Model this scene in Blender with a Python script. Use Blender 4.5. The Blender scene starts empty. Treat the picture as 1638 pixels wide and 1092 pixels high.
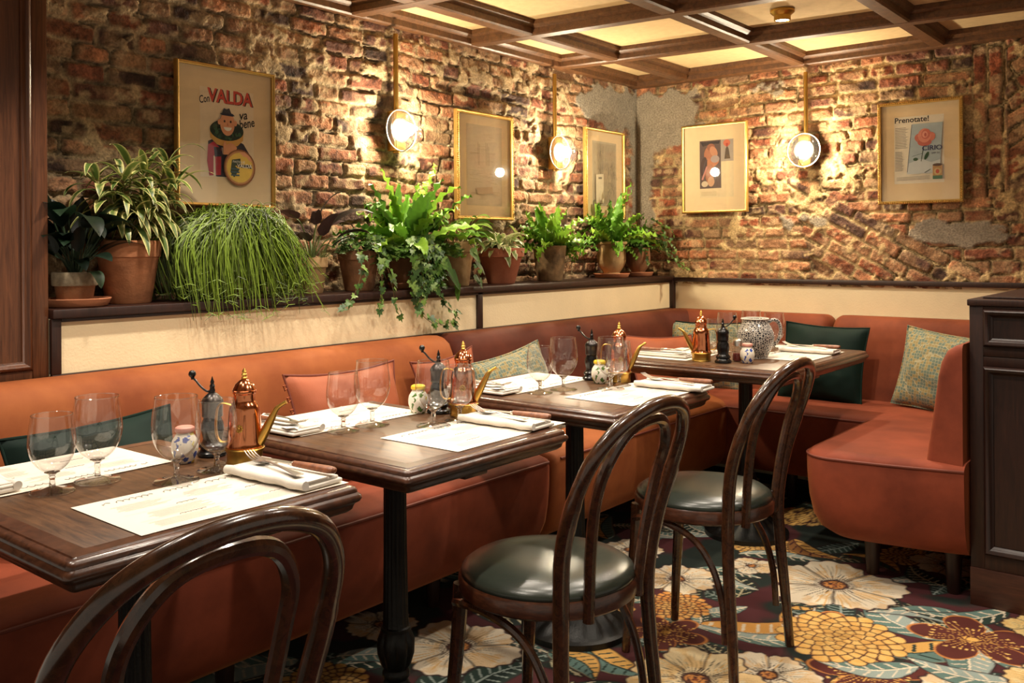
import bpy, bmesh, math, random
import numpy as np
from mathutils import Vector, Matrix
R_ = math.radians
PI = math.pi
SC = bpy.context.scene
COL = SC.collection
rnd = random.Random(7)

# ------------------------------------------------------------------ helpers
def lin(c):
    c = c / 255.0
    return c / 12.92 if c <= 0.04045 else ((c + 0.055) / 1.055) ** 2.4
def rgb(r, g, b):
    return (lin(r), lin(g), lin(b), 1.0)
def nrgb(r, g, b):
    return np.array([lin(r), lin(g), lin(b)])

def new_mat(name):
    m = bpy.data.materials.new(name)
    m.use_nodes = True
    nt = m.node_tree
    b = nt.nodes['Principled BSDF']
    return m, nt, b
def setin(b, **kw):
    for k, v in kw.items():
        b.inputs[k.replace('_', ' ')].default_value = v
def pbr(name, col, rough=0.5, metal=0.0, var=0.0, scale=8.0, bump=0.0, bscale=60.0, stretch=(1, 1, 1), col2=None, **kw):
    m, nt, b = new_mat(name)
    setin(b, Roughness=rough, Metallic=metal)
    b.inputs['Base Color'].default_value = col
    for k, v in kw.items():
        b.inputs[k.replace('_', ' ')].default_value = v
    L = nt.links.new
    if var or bump or col2:
        tc = nt.nodes.new('ShaderNodeTexCoord')
        mp = nt.nodes.new('ShaderNodeMapping'); mp.inputs['Scale'].default_value = stretch
        L(tc.outputs['Object'], mp.inputs['Vector'])
    if var or col2:
        n = nt.nodes.new('ShaderNodeTexNoise'); n.inputs['Scale'].default_value = scale
        n.inputs['Detail'].default_value = 5; n.inputs['Roughness'].default_value = .6
        L(mp.outputs['Vector'], n.inputs['Vector'])
        cr = nt.nodes.new('ShaderNodeValToRGB')
        e = cr.color_ramp.elements
        e[0].position = .32; e[1].position = .68
        if col2:
            e[0].color = col2; e[1].color = col
        else:
            e[0].color = tuple(x * (1 - var) for x in col[:3]) + (1,)
            e[1].color = tuple(min(1, x * (1 + var)) for x in col[:3]) + (1,)
        L(n.outputs['Fac'], cr.inputs['Fac']); L(cr.outputs['Color'], b.inputs['Base Color'])
    if bump:
        n2 = nt.nodes.new('ShaderNodeTexNoise'); n2.inputs['Scale'].default_value = bscale
        n2.inputs['Detail'].default_value = 4
        L(mp.outputs['Vector'], n2.inputs['Vector'])
        bp = nt.nodes.new('ShaderNodeBump'); bp.inputs['Strength'].default_value = bump
        bp.inputs['Distance'].default_value = .004
        L(n2.outputs['Fac'], bp.inputs['Height']); L(bp.outputs['Normal'], b.inputs['Normal'])
    return m
def attr_mat(name, rough=.8, var=.15, scale=90, bump=.3, bscale=250, bdist=.003, attr='Col', **kw):
    """colour comes from a per-vertex albedo attribute, broken up by noise"""
    m, nt, b = new_mat(name)
    L = nt.links.new
    setin(b, Roughness=rough)
    for k, v in kw.items():
        b.inputs[k.replace('_', ' ')].default_value = v
    a = nt.nodes.new('ShaderNodeAttribute'); a.attribute_name = attr
    tc = nt.nodes.new('ShaderNodeTexCoord')
    n = nt.nodes.new('ShaderNodeTexNoise'); n.inputs['Scale'].default_value = scale; n.inputs['Detail'].default_value = 5
    L(tc.outputs['Object'], n.inputs['Vector'])
    mr = nt.nodes.new('ShaderNodeMapRange')
    mr.inputs['From Min'].default_value = .3; mr.inputs['From Max'].default_value = .7
    mr.inputs['To Min'].default_value = 1 - var; mr.inputs['To Max'].default_value = 1 + var
    L(n.outputs['Fac'], mr.inputs['Value'])
    mx = nt.nodes.new('ShaderNodeVectorMath'); mx.operation = 'SCALE'
    L(a.outputs['Color'], mx.inputs[0]); L(mr.outputs['Result'], mx.inputs['Scale'])
    L(mx.outputs['Vector'], b.inputs['Base Color'])
    if bump:
        n2 = nt.nodes.new('ShaderNodeTexNoise'); n2.inputs['Scale'].default_value = bscale; n2.inputs['Detail'].default_value = 5
        L(tc.outputs['Object'], n2.inputs['Vector'])
        bp = nt.nodes.new('ShaderNodeBump'); bp.inputs['Strength'].default_value = bump; bp.inputs['Distance'].default_value = bdist
        L(n2.outputs['Fac'], bp.inputs['Height']); L(bp.outputs['Normal'], b.inputs['Normal'])
    return m
def wood(name, c1, c2, rough=.35, stretch=(2, 30, 30), scale=3.0, bump=.12, coat=0.0):
    m, nt, b = new_mat(name)
    L = nt.links.new
    setin(b, Roughness=rough)
    b.inputs['Coat Weight'].default_value = coat
    b.inputs['Coat Roughness'].default_value = .12
    tc = nt.nodes.new('ShaderNodeTexCoord')
    mp = nt.nodes.new('ShaderNodeMapping'); mp.inputs['Scale'].default_value = stretch
    L(tc.outputs['Object'], mp.inputs['Vector'])
    n = nt.nodes.new('ShaderNodeTexNoise'); n.inputs['Scale'].default_value = scale; n.inputs['Detail'].default_value = 7
    n.inputs['Roughness'].default_value = .65; n.inputs['Distortion'].default_value = .8
    L(mp.outputs['Vector'], n.inputs['Vector'])
    cr = nt.nodes.new('ShaderNodeValToRGB'); e = cr.color_ramp.elements
    e[0].position = .3; e[0].color = c1; e[1].position = .72; e[1].color = c2
    L(n.outputs['Fac'], cr.inputs['Fac']); L(cr.outputs['Color'], b.inputs['Base Color'])
    bp = nt.nodes.new('ShaderNodeBump'); bp.inputs['Strength'].default_value = bump; bp.inputs['Distance'].default_value = .002
    L(n.outputs['Fac'], bp.inputs['Height']); L(bp.outputs['Normal'], b.inputs['Normal'])
    return m

class G:
    """collects geometry for ONE mesh object"""
    def __init__(s):
        s.v = []; s.f = []; s.mi = []; s.c = []; s.cur = 0
    def add(s, v, f, M=None, col=None):
        o = len(s.v)
        if M is not None:
            v = [tuple(M @ Vector(p)) for p in v]
        s.v += [tuple(map(float, p)) for p in v]
        s.f += [tuple(i + o for i in q) for q in f]
        s.mi += [s.cur] * len(f)
        if col is None: col = (1, 1, 1)
        if len(col) == len(v) and not isinstance(col[0], (int, float)):
            s.c += [tuple(x[:3]) for x in col]
        else:
            s.c += [tuple(col[:3])] * len(v)
        return s
    def box(s, x0, x1, y0, y1, z0, z1, M=None, col=None):
        v = [(x0, y0, z0), (x1, y0, z0), (x1, y1, z0), (x0, y1, z0), (x0, y0, z1), (x1, y0, z1), (x1, y1, z1), (x0, y1, z1)]
        f = [(0, 3, 2, 1), (4, 5, 6, 7), (0, 1, 5, 4), (1, 2, 6, 5), (2, 3, 7, 6), (3, 0, 4, 7)]
        return s.add(v, f, M, col)
    def rbox(s, x0, x1, y0, y1, z0, z1, r=.004, seg=2, M=None, col=None):
        bm = bmesh.new()
        bmesh.ops.create_cube(bm, size=1)
        for v in bm.verts:
            v.co = Vector(((x0 + x1) / 2 + v.co.x * (x1 - x0), (y0 + y1) / 2 + v.co.y * (y1 - y0), (z0 + z1) / 2 + v.co.z * (z1 - z0)))
        bmesh.ops.bevel(bm, geom=bm.edges[:], offset=r, segments=seg, affect='EDGES', profile=.5)
        bm.verts.index_update()
        v = [tuple(x.co) for x in bm.verts]; f = [tuple(x.index for x in q.verts) for q in bm.faces]
        bm.free()
        return s.add(v, f, M, col)
    def loft(s, rings, closed=True, cap0=False, cap1=False, M=None, col=None):
        n = len(rings[0]); v = [p for r in rings for p in r]; f = []
        for i in range(len(rings) - 1):
            for j in range(n if closed else n - 1):
                k = (j + 1) % n
                f.append((i * n + j, i * n + k, (i + 1) * n + k, (i + 1) * n + j))
        if cap0: f.append(tuple(range(n - 1, -1, -1)))
        if cap1: f.append(tuple((len(rings) - 1) * n + j for j in range(n)))
        return s.add(v, f, M, col)
    def lathe(s, prof, seg=32, M=None, col=None, cap0=True, cap1=True):
        rings = [[(r * math.cos(2 * PI * j / seg), r * math.sin(2 * PI * j / seg), z) for j in range(seg)] for r, z in prof]
        return s.loft(rings, True, cap0, cap1, M, col)
    def tube(s, pts, r, seg=8, closed=False, M=None, col=None, flat=1.0):
        P = [Vector(p) for p in pts]; n = len(P)
        rr = r if isinstance(r, (list, tuple)) else [r] * n
        T = []
        for i in range(n):
            if closed: t = P[(i + 1) % n] - P[i - 1]
            else: t = P[min(i + 1, n - 1)] - P[max(i - 1, 0)]
            T.append(t.normalized() if t.length > 1e-9 else Vector((0, 0, 1)))
        a = Vector((0, 0, 1)) if abs(T[0].z) < .9 else Vector((1, 0, 0))
        N = (a - T[0] * a.dot(T[0])).normalized()
        rings = []
        for i in range(n):
            N = (N - T[i] * N.dot(T[i])).normalized(); B = T[i].cross(N)
            rings.append([tuple(P[i] + (N * math.cos(2 * PI * j / seg) * flat + B * math.sin(2 * PI * j / seg)) * rr[i]) for j in range(seg)])
        if closed: rings.append(rings[0])
        return s.loft(rings, True, not closed, not closed, M, col)
    def poly(s, pts, M=None, col=None):
        return s.add(pts, [tuple(range(len(pts)))], M, col)
    def prism(s, pts, z0, z1, M=None, col=None):
        n = len(pts)
        v = [(x, y, z0) for x, y in pts] + [(x, y, z1) for x, y in pts]
        f = [tuple(range(n - 1, -1, -1)), tuple(range(n, 2 * n))] + [(i, (i + 1) % n, n + (i + 1) % n, n + i) for i in range(n)]
        return s.add(v, f, M, col)
    def sphere(s, c, r, seg=16, rings=10, M=None, col=None, sc=(1, 1, 1)):
        rg = []
        for i in range(rings + 1):
            t = -PI / 2 + PI * i / rings
            q = max(math.cos(t), 1e-3)
            rg.append([(c[0] + sc[0] * r * q * math.cos(2 * PI * j / seg), c[1] + sc[1] * r * q * math.sin(2 * PI * j / seg), c[2] + sc[2] * r * math.sin(t)) for j in range(seg)])
        return s.loft(rg, True, True, True, M, col)
    def build(s, name, mat, parent=None, smooth=True, ang=35, fix=True, useCol=False, loc=None):
        me = bpy.data.meshes.new(name)
        me.from_pydata(s.v, [], s.f)
        mats = mat if isinstance(mat, (list, tuple)) else [mat]
        for m in mats: me.materials.append(m)
        if len(mats) > 1: me.polygons.foreach_set('material_index', s.mi)
        if fix:
            bm = bmesh.new(); bm.from_mesh(me)
            bmesh.ops.recalc_face_normals(bm, faces=bm.faces[:])
            bm.to_mesh(me); bm.free()
        if useCol:
            ca = me.color_attributes.new('Col', 'FLOAT_COLOR', 'POINT')
            a = np.ones((len(s.v), 4), dtype=np.float32); a[:, :3] = np.array(s.c, dtype=np.float32)
            ca.data.foreach_set('color', a.ravel())
        if smooth:
            me.polygons.foreach_set('use_smooth', [True] * len(me.polygons))
            me.set_sharp_from_angle(angle=R_(ang))
        me.update()
        o = bpy.data.objects.new(name, me)
        COL.objects.link(o)
        if parent is not None: o.parent = parent
        if loc is not None: o.location = loc
        return o

def thing(name, label, cat, loc=(0, 0, 0), rz=0.0, group=None):
    o = bpy.data.objects.new(name, None)
    o.empty_display_size = .05
    COL.objects.link(o)
    o.location = loc; o.rotation_euler = (0, 0, rz)
    o['label'] = label; o['category'] = cat
    if group: o['group'] = group
    return o
def tag(o, label, cat, group=None):
    o['label'] = label; o['category'] = cat
    if group: o['group'] = group
    return o
def struct(o):
    o['kind'] = 'structure'
    return o
KIDS = {}
def kids(o):
    return [c for c in COL.objects if c.parent == o]
def copy_tree(o, parent=None):
    c = o.copy(); COL.objects.link(c)
    if parent is not None: c.parent = parent
    for ch in kids(o):
        copy_tree(ch, c)
    return c
def dup(o, loc, rz=None, label=None, group=None):
    c = copy_tree(o)
    c.location = loc
    if rz is not None: c.rotation_euler = (0, 0, rz)
    if label: c['label'] = label
    if group: c['group'] = group
    return c

def cat_rom(pts, n=8, closed=False):
    P = [Vector(p) for p in pts]; out = []
    N = len(P)
    for i in range(N if closed else N - 1):
        if closed: p0, p1, p2, p3 = P[i - 1], P[i], P[(i + 1) % N], P[(i + 2) % N]
        else: p0, p1, p2, p3 = P[max(i - 1, 0)], P[i], P[i + 1], P[min(i + 2, N - 1)]
        for k in range(n):
            t = k / n
            out.append(tuple(.5 * ((2 * p1) + (p2 - p0) * t + (2 * p0 - 5 * p1 + 4 * p2 - p3) * t * t + (3 * p1 - p0 - 3 * p2 + p3) * t ** 3)))
    if not closed: out.append(tuple(P[-1]))
    return out
def rrect(a, b, r, n=4):
    """rounded rectangle outline, half sizes a,b"""
    out = []
    for cx, cy, t0 in ((a - r, b - r, 0), (-a + r, b - r, 90), (-a + r, -b + r, 180), (a - r, -b + r, 270)):
        for k in range(n + 1):
            t = R_(t0 + 90 * k / n)
            out.append((cx + r * math.cos(t), cy + r * math.sin(t)))
    return out

# value noise (numpy)
def _hash(ix, iy, seed):
    h = (ix.astype(np.int64) * 374761393 + iy.astype(np.int64) * 668265263 + seed * 1442695041) & 0xFFFFFFFF
    h = ((h ^ (h >> 13)) * 1274126177) & 0xFFFFFFFF
    h = h ^ (h >> 16)
    return (h & 0xFFFFFF) / float(0x1000000)
def vnoise(x, y, seed=0):
    ix = np.floor(x); iy = np.floor(y); fx = x - ix; fy = y - iy
    fx = fx * fx * (3 - 2 * fx); fy = fy * fy * (3 - 2 * fy)
    a = _hash(ix, iy, seed); b = _hash(ix + 1, iy, seed); c = _hash(ix, iy + 1, seed); d = _hash(ix + 1, iy + 1, seed)
    return (a * (1 - fx) + b * fx) * (1 - fy) + (c * (1 - fx) + d * fx) * fy
def fbm(x, y, seed=0, octv=4):
    s = 0; a = .5; t = 0
    for i in range(octv):
        s = s + a * vnoise(x, y, seed + 17 * i); t += a; a *= .5; x = x * 2.03; y = y * 2.03
    return s / t
def sstep(a, b, x):
    t = np.clip((x - a) / (b - a), 0, 1)
    return t * t * (3 - 2 * t)
def lerp(a, b, t):
    return a * (1 - t) + b * t

def grid_obj(name, V, C, ny, nx, mat, smooth=True, flip=False):
    """V (ny*nx,3) -> quad grid with colour attribute"""
    me = bpy.data.meshes.new(name)
    i = np.arange(ny * nx).reshape(ny, nx)
    q = np.stack([i[:-1, :-1], i[:-1, 1:], i[1:, 1:], i[1:, :-1]], -1).reshape(-1, 4)
    if flip: q = q[:, ::-1]
    nf = len(q)
    me.vertices.add(ny * nx); me.vertices.foreach_set('co', V.astype(np.float32).ravel())
    me.loops.add(nf * 4); me.loops.foreach_set('vertex_index', q.astype(np.int32).ravel())
    me.polygons.add(nf)
    me.polygons.foreach_set('loop_start', (np.arange(nf) * 4).astype(np.int32))
    me.polygons.foreach_set('use_smooth', np.full(nf, smooth, dtype=bool))
    me.materials.append(mat)
    ca = me.color_attributes.new('Col', 'FLOAT_COLOR', 'POINT')
    a = np.ones((ny * nx, 4), dtype=np.float32); a[:, :3] = C.reshape(-1, 3)
    ca.data.foreach_set('color', a.ravel())
    me.update(calc_edges=True); me.validate()
    o = bpy.data.objects.new(name, me); COL.objects.link(o)
    return o

_txt = {}
def text_geo(s, size=1.0, shear=0.0, bold=0.0, res=3):
    """glyph outlines of the built-in font as flat faces (verts, faces), centred on x, baseline y=0"""
    k = (s, shear, bold)
    if k not in _txt:
        cu = bpy.data.curves.new('tmp_text', 'FONT')
        cu.body = s; cu.size = 1.0; cu.shear = shear; cu.offset = bold; cu.resolution_u = res
        cu.align_x = 'CENTER'
        o = bpy.data.objects.new('tmp_text', cu); COL.objects.link(o)
        dg = bpy.context.evaluated_depsgraph_get()
        e = o.evaluated_get(dg); me = e.to_mesh()
        v = [tuple(x.co) for x in me.vertices]; f = [tuple(p.vertices) for p in me.polygons]
        e.to_mesh_clear()
        bpy.data.objects.remove(o); bpy.data.curves.remove(cu)
        _txt[k] = (v, f)
    v, f = _txt[k]
    return [(x * size, y * size, z) for x, y, z in v], f

# ------------------------------------------------------------------ materials
M = {}
M['darkwood'] = wood('dark stained wood', rgb(30, 15, 11), rgb(56, 30, 21), .42, (30, 30, 2.5), 3, .1)
M['panelwood'] = wood('brown panel wood', rgb(64, 36, 22), rgb(112, 68, 42), .3, (40, 40, 2.0), 3, .15)
M['plinthwood'] = wood('reddish plinth wood', rgb(52, 28, 20), rgb(80, 46, 33), .4, (3, 30, 30), 3, .1)
M['beam'] = wood('ceiling beam wood', rgb(66, 40, 22), rgb(112, 74, 44), .45, (14, 14, 14), 3, .2)
M['tabletop'] = wood('table top oak', rgb(50, 32, 19), rgb(106, 73, 46), .40, (3, 26, 26), 3.2, .16)
M['tableedge'] = wood('table edge stained', rgb(42, 23, 15), rgb(92, 56, 38), .28, (14, 14, 30), 3, .12, .2)
M['bentwood'] = wood('bentwood lacquer', rgb(34, 18, 10), rgb(84, 50, 30), .22, (12, 12, 12), 4, .05, .5)
M['bentwood_ring'] = wood('bentwood seat ring', rgb(48, 24, 14), rgb(92, 52, 32), .3, (10, 10, 40), 4, .05, .3)
M['iron'] = pbr('black cast iron', rgb(22, 22, 20), .42, .35, .25, 30, .25, 160)
M['leather'] = pbr('dark green leather', rgb(42, 47, 40), .27, 0, .12, 9, .06, 320)
M['cream'] = pbr('cream plaster panel', rgb(236, 216, 176), .75, 0, .05, 5, .25, 150)
M['ceil'] = pbr('ceiling cream paper', rgb(208, 178, 130), .85, 0, .07, 30, .3, 120)
def velvet(name, c, c2):
    m = pbr(name, rgb(*c), .72, 0, 0, 4.5, .1, 700, (1, 1, 1), rgb(*c2))
    b = m.node_tree.nodes['Principled BSDF']
    b.inputs['Sheen Weight'].default_value = .28
    b.inputs['Sheen Roughness'].default_value = .35
    b.inputs['Sheen Tint'].default_value = rgb(255, 172, 96)
    b.inputs['Specular IOR Level'].default_value = .2
    return m
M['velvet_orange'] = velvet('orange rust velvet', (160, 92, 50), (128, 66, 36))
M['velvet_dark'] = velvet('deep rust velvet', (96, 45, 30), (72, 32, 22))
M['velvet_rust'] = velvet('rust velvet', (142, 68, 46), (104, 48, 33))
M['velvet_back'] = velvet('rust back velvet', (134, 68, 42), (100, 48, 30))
M['piping'] = pbr('rust piping', rgb(112, 52, 36), .7)
M['silk'] = pbr('rust satin cushion', rgb(150, 74, 38), .68, 0, .1, 6, .1, 300)
M['green_velvet'] = velvet('bottle green velvet', (8, 34, 26), (5, 23, 18))
M['green_velvet'].node_tree.nodes['Principled BSDF'].inputs['Sheen Tint'].default_value = rgb(90, 160, 130)
M['brass'] = pbr('aged brass', rgb(186, 146, 72), .34, 1, .1, 20)
M['goldframe'] = pbr('gilded frame', rgb(206, 166, 92), .36, .85, .12, 30)
M['copper'] = pbr('polished copper', rgb(226, 142, 98), .14, 1, .06, 12, .03, 60)
M['steel'] = pbr('polished steel', rgb(222, 216, 206), .30, 1)
M['darkmetal'] = pbr('black enamel', rgb(20, 18, 17), .25, .2)
M['gunmetal'] = pbr('pewter grey metal', rgb(66, 62, 60), .3, .9)
M['knifewood'] = wood('knife handle wood', rgb(104, 58, 34), rgb(150, 92, 58), .45, (30, 4, 30), 3, .08)
M['linen'] = pbr('white linen', rgb(222, 214, 202), .85, 0, .03, 40, .2, 500)
M['paper'] = pbr('menu paper', rgb(219, 209, 194), .8, 0, .02, 30)
M['ink'] = pbr('grey print', rgb(176, 166, 158), .8)
M['ink2'] = pbr('dark script ink', rgb(92, 84, 80), .8)
M['mat'] = pbr('passe-partout board', rgb(240, 212, 168), .85, 0, .02, 30)
M['flat'] = attr_mat('printed paper', .7, .04, 60, 0)
M['soil'] = pbr('potting soil', rgb(44, 32, 22), .95, 0, .4, 60, .8, 90)
M['terra'] = pbr('weathered terracotta', rgb(192, 126, 84), .85, 0, 0, 9, .25, 120, (1, 1, 1.5), rgb(140, 90, 58))
M['terra_red'] = pbr('red terracotta', rgb(176, 106, 74), .8, 0, 0, 10, .2, 120, (1, 1, 1), rgb(150, 84, 58))
M['terra_pale'] = pbr('pale sandy terracotta', rgb(190, 158, 110), .85, 0, 0, 12, .2, 120, (1, 1, 1), rgb(152, 116, 76))
M['terra_brown'] = pbr('brown terracotta', rgb(160, 110, 72), .85, 0, 0, 10, .25, 120, (1, 1, 1), rgb(104, 72, 48))
M['terra_moss'] = pbr('mossy concrete pot', rgb(158, 124, 84), .9, 0, 0, 14, .4, 90, (1, 1, 1), rgb(70, 58, 38))
M['whitewash'] = pbr('whitewashed rim', rgb(176, 158, 128), .9, 0, 0, 25, .3, 120, (1, 1, 1), rgb(118, 104, 84))
M['saucer'] = pbr('clay saucer', rgb(200, 130, 92), .75, 0, .12, 9, .15, 150)
def leafmat(name, rough=.42, sss=.0):
    m = attr_mat(name, rough, .14, 70, .15, 220, .002)
    b = m.node_tree.nodes['Principled BSDF']
    # thin translucent leaves
    nt = m.node_tree
    tr = nt.nodes.new('ShaderNodeBsdfTranslucent'); mx = nt.nodes.new('ShaderNodeMixShader')
    mx.inputs[0].default_value = .22
    out = nt.nodes['Material Output']
    vm = [n for n in nt.nodes if n.type == 'VECT_MATH'][0]
    nt.links.new(vm.outputs['Vector'], tr.inputs['Color'])
    nt.links.new(b.outputs[0], mx.inputs[1]); nt.links.new(tr.outputs[0], mx.inputs[2])
    nt.links.new(mx.outputs[0], out.inputs['Surface'])
    return m
M['leaf'] = leafmat('leaf')
M['stem'] = pbr('green stem', rgb(96, 112, 56), .6)
M['darkstem'] = pbr('dark green stem', rgb(40, 58, 34), .6)
M['wirevine'] = pbr('vine stem', rgb(120, 104, 62), .7)

def schlick(nt, k=.9, base=.05):
    """reflectance of thin glass, the same from either side"""
    lw = nt.nodes.new('ShaderNodeLayerWeight'); lw.inputs['Blend'].default_value = .5
    pw = nt.nodes.new('ShaderNodeMath'); pw.operation = 'POWER'; pw.inputs[1].default_value = 3.2
    ma = nt.nodes.new('ShaderNodeMath'); ma.operation = 'MULTIPLY_ADD'; ma.inputs[1].default_value = k; ma.inputs[2].default_value = base
    nt.links.new(lw.outputs['Facing'], pw.inputs[0]); nt.links.new(pw.outputs[0], ma.inputs[0])
    return ma
def glass_mat(name, tint=(1, 1, 1, 1), refl=1.0, base=.0):
    m = bpy.data.materials.new(name); m.use_nodes = True
    nt = m.node_tree; nt.nodes.clear(); L = nt.links.new
    out = nt.nodes.new('ShaderNodeOutputMaterial')
    tr = nt.nodes.new('ShaderNodeBsdfTransparent'); tr.inputs['Color'].default_value = tint
    gl = nt.nodes.new('ShaderNodeBsdfGlossy'); gl.inputs['Roughness'].default_value = .02
    fr = schlick(nt)
    ma = nt.nodes.new('ShaderNodeMath'); ma.operation = 'MULTIPLY_ADD'; ma.use_clamp = True
    ma.inputs[1].default_value = refl; ma.inputs[2].default_value = base
    mx = nt.nodes.new('ShaderNodeMixShader')
    L(fr.outputs[0], ma.inputs[0]); L(ma.outputs[0], mx.inputs[0]); L(tr.outputs[0], mx.inputs[1]); L(gl.outputs[0], mx.inputs[2])
    L(mx.outputs[0], out.inputs['Surface'])
    return m
M['glass'] = glass_mat('clear thin glass', (.975, .975, .975, 1), 1.0, .055)
M['pane'] = glass_mat('picture glass', (.985, .985, .98, 1), .8, 0)
m, nt, b = new_mat('solid glass'); setin(b, Roughness=0.0); b.inputs['Transmission Weight'].default_value = 1; b.inputs['IOR'].default_value = 1.45
M['solidglass'] = m
# frosted lamp dome
m = bpy.data.materials.new('ribbed lamp glass'); m.use_nodes = True
nt = m.node_tree; nt.nodes.clear(); L = nt.links.new
out = nt.nodes.new('ShaderNodeOutputMaterial')
tr = nt.nodes.new('ShaderNodeBsdfTransparent'); tr.inputs['Color'].default_value = (.86, .86, .85, 1)
tl = nt.nodes.new('ShaderNodeBsdfTranslucent'); tl.inputs['Color'].default_value = (.9, .88, .84, 1)
gl = nt.nodes.new('ShaderNodeBsdfGlossy'); gl.inputs['Roughness'].default_value = .015
m1 = nt.nodes.new('ShaderNodeMixShader'); m1.inputs[0].default_value = .0013
m2 = nt.nodes.new('ShaderNodeMixShader')
fr = schlick(nt, .35, .004)
L(tr.outputs[0], m1.inputs[1]); L(tl.outputs[0], m1.inputs[2]); L(m1.outputs[0], m2.inputs[1]); L(gl.outputs[0], m2.inputs[2]); L(fr.outputs[0], m2.inputs[0])
L(m2.outputs[0], out.inputs['Surface'])
M['dome'] = m
def emit(name, col, s):
    m = bpy.data.materials.new(name); m.use_nodes = True
    nt = m.node_tree; nt.nodes.clear()
    out = nt.nodes.new('ShaderNodeOutputMaterial'); e = nt.nodes.new('ShaderNodeEmission')
    e.inputs['Color'].default_value = col; e.inputs['Strength'].default_value = s
    nt.links.new(e.outputs[0], out.inputs['Surface'])
    return m
BULB = 1250.0
M['bulb'] = emit('lit bulb', (1, .85, .60, 1), BULB)
M['spotlit'] = emit('lit spot lens', (1, .92, .78, 1), 14)
M['brick'] = attr_mat('old brick wall', .9, .34, 110, .75, 150, .006)
M['carpet'] = attr_mat('patterned carpet', .95, .10, 300, .5, 900, .003)
def pattern_fabric(name, base, line, dot, scale=46, rn=.25, e0=.05, e1=.11):
    m, nt, b = new_mat(name); L = nt.links.new
    setin(b, Roughness=.75); b.inputs['Sheen Weight'].default_value = .2
    tc = nt.nodes.new('ShaderNodeTexCoord')
    v = nt.nodes.new('ShaderNodeTexVoronoi'); v.inputs['Scale'].default_value = scale; v.inputs['Randomness'].default_value = rn
    v.feature = 'DISTANCE_TO_EDGE'
    v2 = nt.nodes.new('ShaderNodeTexVoronoi'); v2.inputs['Scale'].default_value = scale; v2.inputs['Randomness'].default_value = rn
    L(tc.outputs['Object'], v.inputs['Vector']); L(tc.outputs['Object'], v2.inputs['Vector'])
    cr = nt.nodes.new('ShaderNodeValToRGB'); e = cr.color_ramp.elements
    e[0].position = .05; e[0].color = line; e[1].position = .12; e[1].color = base
    L(v.outputs['Distance'], cr.inputs['Fac'])
    cr2 = nt.nodes.new('ShaderNodeValToRGB'); e = cr2.color_ramp.elements
    e[0].position = .55; e[0].color = (0, 0, 0, 1); e[1].position = .6; e[1].color = (1, 1, 1, 1)
    L(v2.outputs['Color'], cr2.inputs['Fac'])
    mx = nt.nodes.new('ShaderNodeMix'); mx.data_type = 'RGBA'
    mx.inputs['A'].default_value = base; mx.inputs['B'].default_value = dot
    mm = nt.nodes.new('ShaderNodeMix'); mm.data_type = 'RGBA'; mm.blend_type = 'MULTIPLY'
    # line colour over (base/dot)
    L(cr2.outputs['Color'], mx.inputs['Factor'])
    cr3 = nt.nodes.new('ShaderNodeValToRGB'); e = cr3.color_ramp.elements
    e[0].position = e0; e[0].color = (1, 1, 1, 1); e[1].position = e1; e[1].color = (0, 0, 0, 1)
    L(v.outputs['Distance'], cr3.inputs['Fac'])
    mm.blend_type = 'MIX'; L(cr3.outputs['Color'], mm.inputs['Factor']); L(mx.outputs['Result'], mm.inputs['A']); mm.inputs['B'].default_value = line
    L(mm.outputs['Result'], b.inputs['Base Color'])
    return m
M['pattern'] = pattern_fabric('green gold lattice fabric', rgb(88, 104, 90), rgb(158, 150, 116), rgb(134, 118, 70), 74, .25, .035, .07)
M['jugpattern'] = pattern_fabric('black scale glaze', rgb(42, 40, 46), rgb(214, 204, 188), rgb(110, 104, 100), 120, .8, .05, .09)
M['jugpattern'].node_tree.nodes['Principled BSDF'].inputs['Roughness'].default_value = .2
M['glaze'] = pbr('white glaze', rgb(232, 222, 206), .18)
def majolica(name, c1, c2):
    m, nt, b = new_mat(name); L = nt.links.new
    setin(b, Roughness=.2)
    tc = nt.nodes.new('ShaderNodeTexCoord')
    v = nt.nodes.new('ShaderNodeTexVoronoi'); v.inputs['Scale'].default_value = 62
    nz = nt.nodes.new('ShaderNodeTexNoise'); nz.inputs['Scale'].default_value = 90
    va = nt.nodes.new('ShaderNodeVectorMath'); va.operation = 'MULTIPLY_ADD'; va.inputs[1].default_value = (.022, .022, .022)
    L(tc.outputs['Object'], nz.inputs['Vector']); L(nz.outputs['Color'], va.inputs[0]); L(tc.outputs['Object'], va.inputs[2])
    L(va.outputs['Vector'], v.inputs['Vector'])
    sp = nt.nodes.new('ShaderNodeSeparateColor'); L(v.outputs['Color'], sp.inputs[0])
    cr = nt.nodes.new('ShaderNodeValToRGB'); cr.color_ramp.interpolation = 'CONSTANT'
    e = cr.color_ramp.elements
    e[0].position = 0; e[0].color = c1; e[1].position = .3; e[1].color = rgb(236, 228, 212)
    e2 = e.new(.55); e2.color = c2; e3 = e.new(.75); e3.color = rgb(236, 228, 212); e4 = e.new(.9); e4.color = c1
    L(sp.outputs[0], cr.inputs['Fac'])
    # only inside a belly band
    cr2 = nt.nodes.new('ShaderNodeValToRGB'); e = cr2.color_ramp.elements
    e[0].position = .44; e[0].color = (1, 1, 1, 1); e[1].position = .50; e[1].color = (0, 0, 0, 1)
    L(v.outputs['Distance'], cr2.inputs['Fac'])
    mx = nt.nodes.new('ShaderNodeMix'); mx.data_type = 'RGBA'
    L(cr2.outputs['Color'], mx.inputs['Factor']); mx.inputs['A'].default_value = rgb(236, 228, 212); L(cr.outputs['Color'], mx.inputs['B'])
    L(mx.outputs['Result'], b.inputs['Base Color'])
    return m
M['majolica_blue'] = majolica('blue flower glaze', rgb(60, 84, 160), rgb(206, 190, 70))
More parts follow.
